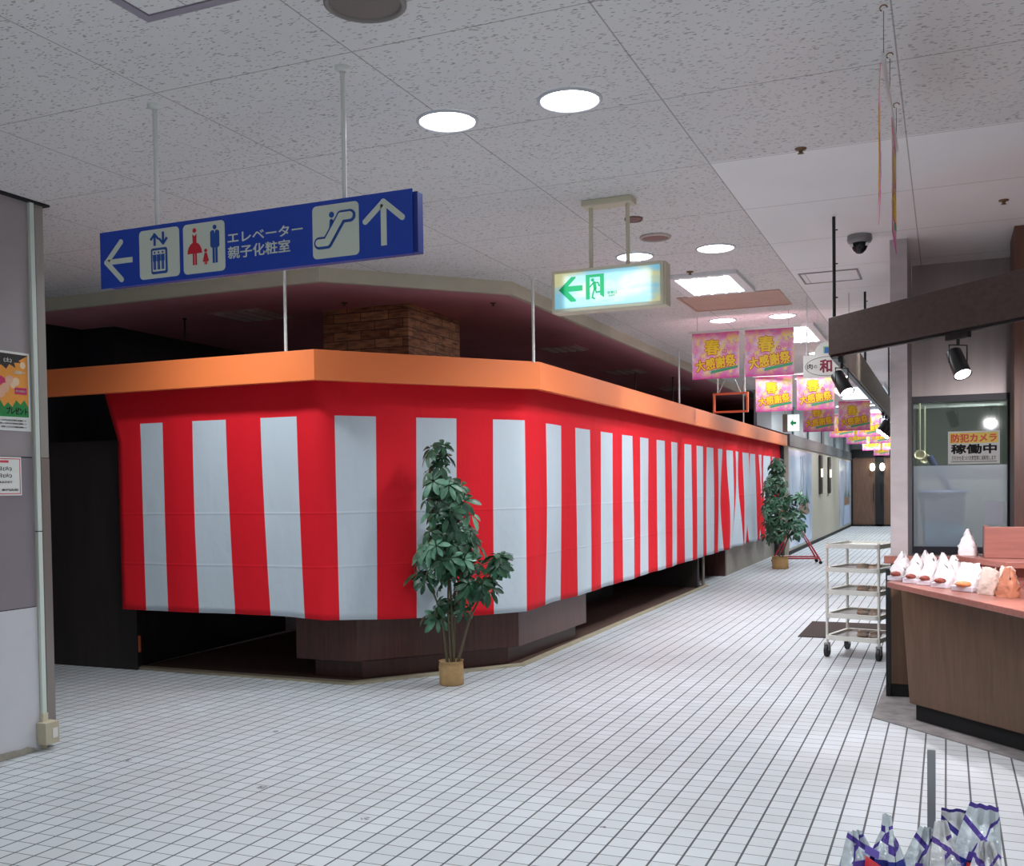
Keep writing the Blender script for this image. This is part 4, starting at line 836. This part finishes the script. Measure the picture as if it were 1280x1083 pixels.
# ---- bags
PAPER = mat('bag_paper', (238, 232, 234), .6, bump=.5, bs=35); PAPER2 = mat('bag_cream', (226, 202, 190), .6, bump=.5, bs=35); PAPER3 = mat('bag_orange', (214, 140, 110), .5, bump=.5, bs=35)
BREAD = mat('bread_brown', (150, 66, 50), .5, var=.4, vs=40); BREAD2 = mat('bread_gold', (226, 146, 90), .5, var=.3, vs=40); TRAYW = mat('tray_white', (224, 220, 230), .4)
def bag(loc, rz, label, wd, dp, ht, mm, win, tray=True, lean=0.0, topw=.25, group='paper bread bags on the counter'):
    t = thing('bread_bag', label, 'paper bag', loc, rz, group); mb = MB(); lv = 9; nn = 16; vs = []
    for i in range(lv):
        k = i/(lv-1); z = ht*k; w2 = wd/2*(1-.12*k-(1-topw-.12)*max(0, (k-.35)/.65)**1.0); d2 = dp/2*(1-k**1.6)+.003
        for j in range(nn):
            a_ = 2*math.pi*j/nn; ca, sa = math.cos(a_), math.sin(a_); ex = .5
            x = math.copysign(abs(ca)**ex, ca)*w2; y = math.copysign(abs(sa)**ex, sa)*d2
            cr = (.005*math.sin(j*2.3+i*1.7+loc[0]*40)+.004*math.sin(j*5.1+i*3.3+loc[1]*31))*(1 if 0 < i < lv-1 else .3)
            vs.append((x+cr+lean*k*k*ht, y+cr, z+(.007*math.sin(j*1.9+loc[0]*50) if i == lv-1 else 0)))
    fs = [(i*nn+j, i*nn+(j+1) % nn, (i+1)*nn+(j+1) % nn, (i+1)*nn+j) for i in range(lv-1) for j in range(nn)]
    mb.add(vs, fs, mm, True); mb.add(vs[:nn], [tuple(range(nn))], mm); mb.add(vs[-nn:], [tuple(range(nn))], mm); mb.build('paper', t)
    if tray:
        MB().box((-wd*.42, -dp/2-.022, 0), (wd*.42, -dp/2+.02, .028), TRAYW).build('tray', t, .003)
        MB().lathe([(.0001, 0), (wd*.2, .002), (wd*.3, .012), (wd*.22, .024), (.0001, .03)], (0, -dp/2-.004, .027), win, 14).build('bread', t)
    return t
rzc = math.atan2(-.733, .68)*.0-.75
bag((-.255, 6.72, .801), -.6, 'white peaked bag at the left end of the counter', .12, .10, .175, PAPER, BREAD, lean=.05, topw=.15)
bag((-.165, 6.56, .801), -.6, 'white peaked bag second from the left, small brown roll in front', .11, .10, .17, PAPER, BREAD, lean=.0, topw=.15)
bag((-.085, 6.46, .801), -.6, 'white peaked bag third from the left with dark red roll', .11, .10, .18, PAPER, BREAD, lean=.05, topw=.15)
bag((.0, 6.32, .801), -.65, 'white peaked bag fourth from the left with red filled roll', .12, .10, .18, PAPER, BREAD, lean=-.1, topw=.12)
bag((-.12, 6.80, .801), -.6, 'white bag standing behind the second bag', .10, .08, .175, PAPER, BREAD, False, topw=.15)
bag((-.02, 6.68, .801), -.6, 'white bag standing behind the third bag', .10, .08, .17, PAPER, BREAD, False, topw=.15)
bag((.04, 6.52, .801), -.6, 'white bag standing behind the fourth bag', .10, .08, .165, PAPER, BREAD, False, topw=.2)
bag((.12, 6.14, .801), -.7, 'broad white bag with golden pastry in a white tray', .16, .10, .15, PAPER, BREAD2, topw=.75)
bag((.21, 5.98, .801), -.75, 'cream and red printed bread bag near right picture edge', .11, .08, .14, PAPER2, BREAD2, False, topw=.8)
bag((.295, 5.86, .801), -.8, 'orange printed bread bag cut by the right picture edge', .10, .08, .15, PAPER3, BREAD2, False, topw=.5)
bag((.30, 6.08, .801), -.8, 'pale pink bag behind the orange printed bag', .12, .07, .14, PAPER2, BREAD2, False, topw=.7)
bag((.12, 6.86, .951), -.2, 'single white peaked bag alone on the raised shelf', .105, .09, .155, PAPER, BREAD, False, topw=.12, group='bag on raised shelf')
# floor strip around the counter, and dark mat
g0 = [(-.41, 6.41), (-.385, 7.6), (-.1, 7.6), (-.1, 6.6), (.9, 5.5), (.9, 5.1)]
tag(MB().prism(g0, .0, .006, CONC).build('concrete_edging'), 'grey concrete edging strip around the counter foot', 'edging')
tag(MB().box((-1.255, 9.6, 0), (-.42, 10.7, .008), mat('mat_brown', (62, 50, 46), .95, bump=.4, bs=300)).build('floor_mat', None, .002), 'dark brown door mat on tiles behind the trolley', 'mat')
# ================================================================== TROLLEY
t = thing('tray_trolley', 'cream metal trolley with five tray shelves on black wheels', 'trolley', (-.63, 8.75, 0), math.radians(-15))
TX, TY = .22, .26
for z in (.165, .345, .535, .715, .905):
    mb = MB(); r_ = .05
    out = []; 
    for cx, cy, a0 in ((TX-r_, TY-r_, 0), (-TX+r_, TY-r_, 90), (-TX+r_, -TY+r_, 180), (TX-r_, -TY+r_, 270)):
        for k in range(6): a_ = math.radians(a0+18*k); out.append((cx+r_*math.cos(a_), cy+r_*math.sin(a_)))
    n = len(out); ins = [(x*.88, y*.90) for x, y in out]
    vs = [(x, y, z-.024) for x, y in out]+[(x, y, z+.012) for x, y in out]+[(x, y, z+.012) for x, y in ins]+[(x*.98, y*.98, z-.006) for x, y in ins]
    fs = []
    for lv in range(3): fs += [(lv*n+i, lv*n+(i+1) % n, (lv+1)*n+(i+1) % n, (lv+1)*n+i) for i in range(n)]
    mb.add(vs, fs, CHROME); mb.add([(x, y, z-.006) for x, y in ins], [tuple(range(n))], mat('tray_steel', (150, 146, 146), .3, .6) if z < .9 else CHROME)
    mb.add([(x, y, z-.018) for x, y in out], [tuple(range(n))], CHROME); mb.build('tray_shelf', t)
for x in (-TX+.012, TX-.012):
    for y in (-TY+.03, TY-.03):
        MB().tube([(x, y, .11), (x, y, .925)], .0115, CHROME, 12).build('post', t)
        w_ = MB(); w_.tube([(x-.012, y, .05), (x+.012, y, .05)], .05, mat('wheel_black', (38, 38, 42), .5), 20); w_.build('wheel', t)
        MB().box((x-.02, y-.02, .05), (x-.014, y+.02, .115), STEEL).box((x+.014, y-.02, .05), (x+.02, y+.02, .115), STEEL).box((x-.02, y-.02, .1), (x+.02, y+.02, .116), STEEL).build('caster_fork', t)
RZ = Matrix.Rotation(math.radians(-15), 3, 'Z'); k = 0
ordn = {.165: 'lowest', .345: 'second lowest', .535: 'middle', .715: 'second highest'}
for z in (.165, .345, .535, .715):
    for (x, y, sd) in ((-.02, .08, 'rear left'), (.09, .06, 'rear right'), (.03, -.08, 'front left'), (.13, -.1, 'front right')):
        p = RZ @ V((x, y, 0)); nm = thing('wrapped_roll', 'wrapped golden roll, %s on the %s trolley shelf' % (sd, ordn[z]), 'bread roll', (-.63+p.x, 8.75+p.y, z-.005), random.uniform(-.5, .5), 'wrapped rolls on the trolley')
        MB().lathe([(.0001, 0), (.04, .002), (.05, .014), (.04, .028), (.0001, .034)], (0, 0, 0), mat('roll_gold', (226, 190, 140), .3, var=.3, vs=30, c2=(236, 226, 222)), 16).build('roll', nm)
# ================================================================== SNACK PACKS (foreground)
t = thing('snack_stand', 'white wire stand basket holding the snack packs at bottom', 'display stand', (-.02, 1.45, 0))
SW = mat('stand_white', (224, 224, 226), .4)
for x in (-.13, .13):
    for y in (-.09, .09): MB().tube([(x, y, 0), (x, y, .80)], .008, SW, 8).build('leg', t)
mb = MB()
for z in (.72, .76, .80): mb.tube([(-.13, -.09, z), (.13, -.09, z), (.13, .09, z), (-.13, .09, z), (-.13, -.09, z)], .003, SW, 6)
for k in range(11): mb.tube([(-.13+.026*k, -.09, .80), (-.13+.026*k, -.09, .72), (-.13+.026*k, .09, .72), (-.13+.026*k, .09, .80)], .002, SW, 6)
mb.build('wire_basket', t); MB().box((-.13, -.09, .712), (.13, .09, .717), SW).build('basket_floor', t)
MB().box((-.0055, .095, .70), (.0055, .101, 1.022), mat('pole_grey', (150, 152, 156), .35, .5)).build('grey_upright', t)
def packmat(nm, body, band, low, tip):
    g = G(nm); z = g.Z
    c = g.mix(g.ramp(g.noise(30, 3), .45, .6), lin(body), lin(tuple(min(255, v+20) for v in body)))
    dg = g.m('ABSOLUTE', g.m('SUBTRACT', g.m('MULTIPLY_ADD', g.X, .9, z), .155)); dg2 = g.m('ABSOLUTE', g.m('SUBTRACT', g.m('MULTIPLY_ADD', g.X, -1.6, z), .150))
    st = g.m('MAXIMUM', g.m('LESS_THAN', dg, .0045), g.m('MAXIMUM', g.m('LESS_THAN', dg2, .003), g.m('GREATER_THAN', z, .191)))
    c = g.mix(g.m('MULTIPLY', g.m('GREATER_THAN', z, .13), st), c, lin(tip))
    c = g.mix(g.m('MULTIPLY', g.m('GREATER_THAN', z, .095), g.m('LESS_THAN', z, .125)), c, lin(band))
    c = g.mix(g.m('LESS_THAN', z, .09), c, lin(low))
    g.put(g.b.inputs['Base Color'], c); g.b.inputs['Roughness'].default_value = .22; g.b.inputs['Metallic'].default_value = .25
    bp = g.nt.nodes.new('ShaderNodeBump'); bp.inputs['Strength'].default_value = .6; bp.inputs['Distance'].default_value = .01; g.put(bp.inputs['Height'], g.noise(38, 3)); g.nt.links.new(bp.outputs[0], g.b.inputs['Normal'])
    return g.M
PM = [packmat('pack_blue', (206, 214, 220), (40, 52, 140), (70, 170, 216), (92, 70, 160)), packmat('pack_silver', (204, 212, 214), (214, 190, 160), (196, 206, 212), (84, 64, 150)), packmat('pack_red', (214, 214, 216), (206, 62, 56), (190, 196, 204), (100, 76, 160)), packmat('pack_navy', (222, 224, 222), (44, 40, 96), (210, 214, 210), (70, 56, 140))]
def pack(P, tilt, rz, mm, label, wd=.062, ht=.185, pt=1.0):
    t = thing('snack_pack', label, 'snack pack', (P[0], P[1], P[2]), 0, 'foil snack packs in the foreground'); M = Matrix.Rotation(rz, 4, 'Z') @ Matrix.Rotation(tilt, 4, 'Y')
    nu, nv = 12, 16; vs = []
    for side in (1, -1):
        for j in range(nv+1):
            k = j/nv; prof = math.sin(math.pi*min(1, max(0, (k-.06)/.80)))**.6 if k < .86 else 0
            wq = wd*(1-(.72*pt)*max(0, (k-.62)/.38)**1.2)
            for i in range(nu+1):
                u = i/nu*2-1; th = .021*prof*(1-u*u)**.5*side*(1+.15*math.sin(5*u+9*k))
                vs.append((u*wq/2, th+.004*math.sin(u*9+k*4)*(k > .5)+side*.0004, k*ht))
    fs = []; o = (nu+1)*(nv+1)
    for s_ in (0, 1):
        for j in range(nv):
            for i in range(nu): a_ = s_*o+j*(nu+1)+i; fs.append((a_, a_+1, a_+nu+2, a_+nu+1))
    mb = MB(); mb.add(vs, fs, mm, True); ob = mb.build('foil_pack', t); ob.rotation_euler = M.to_euler()
    fr = camfr((0, -.021, 0)); l = MB(); l.poly(fr, [(-.018, .10), (.018, .102), (.02, .12), (-.016, .122)], mat('print_red', (214, 50, 60), .3), .0006); l.poly(fr, [(-.018, .125), (.012, .127), (.014, .138), (-.016, .137)], mat('print_violet', (96, 74, 170), .3), .0006)
    lo = l.build('printed_label', t); lo.rotation_euler = M.to_euler(); return t
Z0 = .74
pack((-.100, 1.46, .757), -.10, .5, PM[0], 'leftmost foil pack, violet striped top leaning left', ht=.17)
pack((-.075, 1.43, .780), .02, -.9, PM[0], 'second foil pack with dark blue label and cyan bottom', ht=.18, wd=.05)
pack((-.045, 1.47, .755), .12, .3, PM[1], 'pale blue foil pack in front of the grey upright', ht=.18)
pack((-.02, 1.40, .74), .18, -.2, PM[1], 'plain silvery foil pack leaning right at the front', ht=.18)
pack((.0, 1.46, .762), -.05, .8, PM[2], 'foil pack with red label right of the upright', ht=.19, wd=.055)
pack((.022, 1.52, .755), .0, .1, PM[3], 'tall foil pack with broad violet top edge', ht=.195, pt=.1)
pack((.018, 1.49, .772), .15, .2, PM[0], 'foil pack with diagonal violet band near the right', ht=.197, pt=.6)
pack((.055, 1.44, .745), -.05, -.3, PM[2], 'rightmost white foil pack with red patch', ht=.19)
pack((.068, 1.385, .738), -.2, .1, PM[3], 'front right foil pack with navy and violet corner', ht=.175, pt=.4)
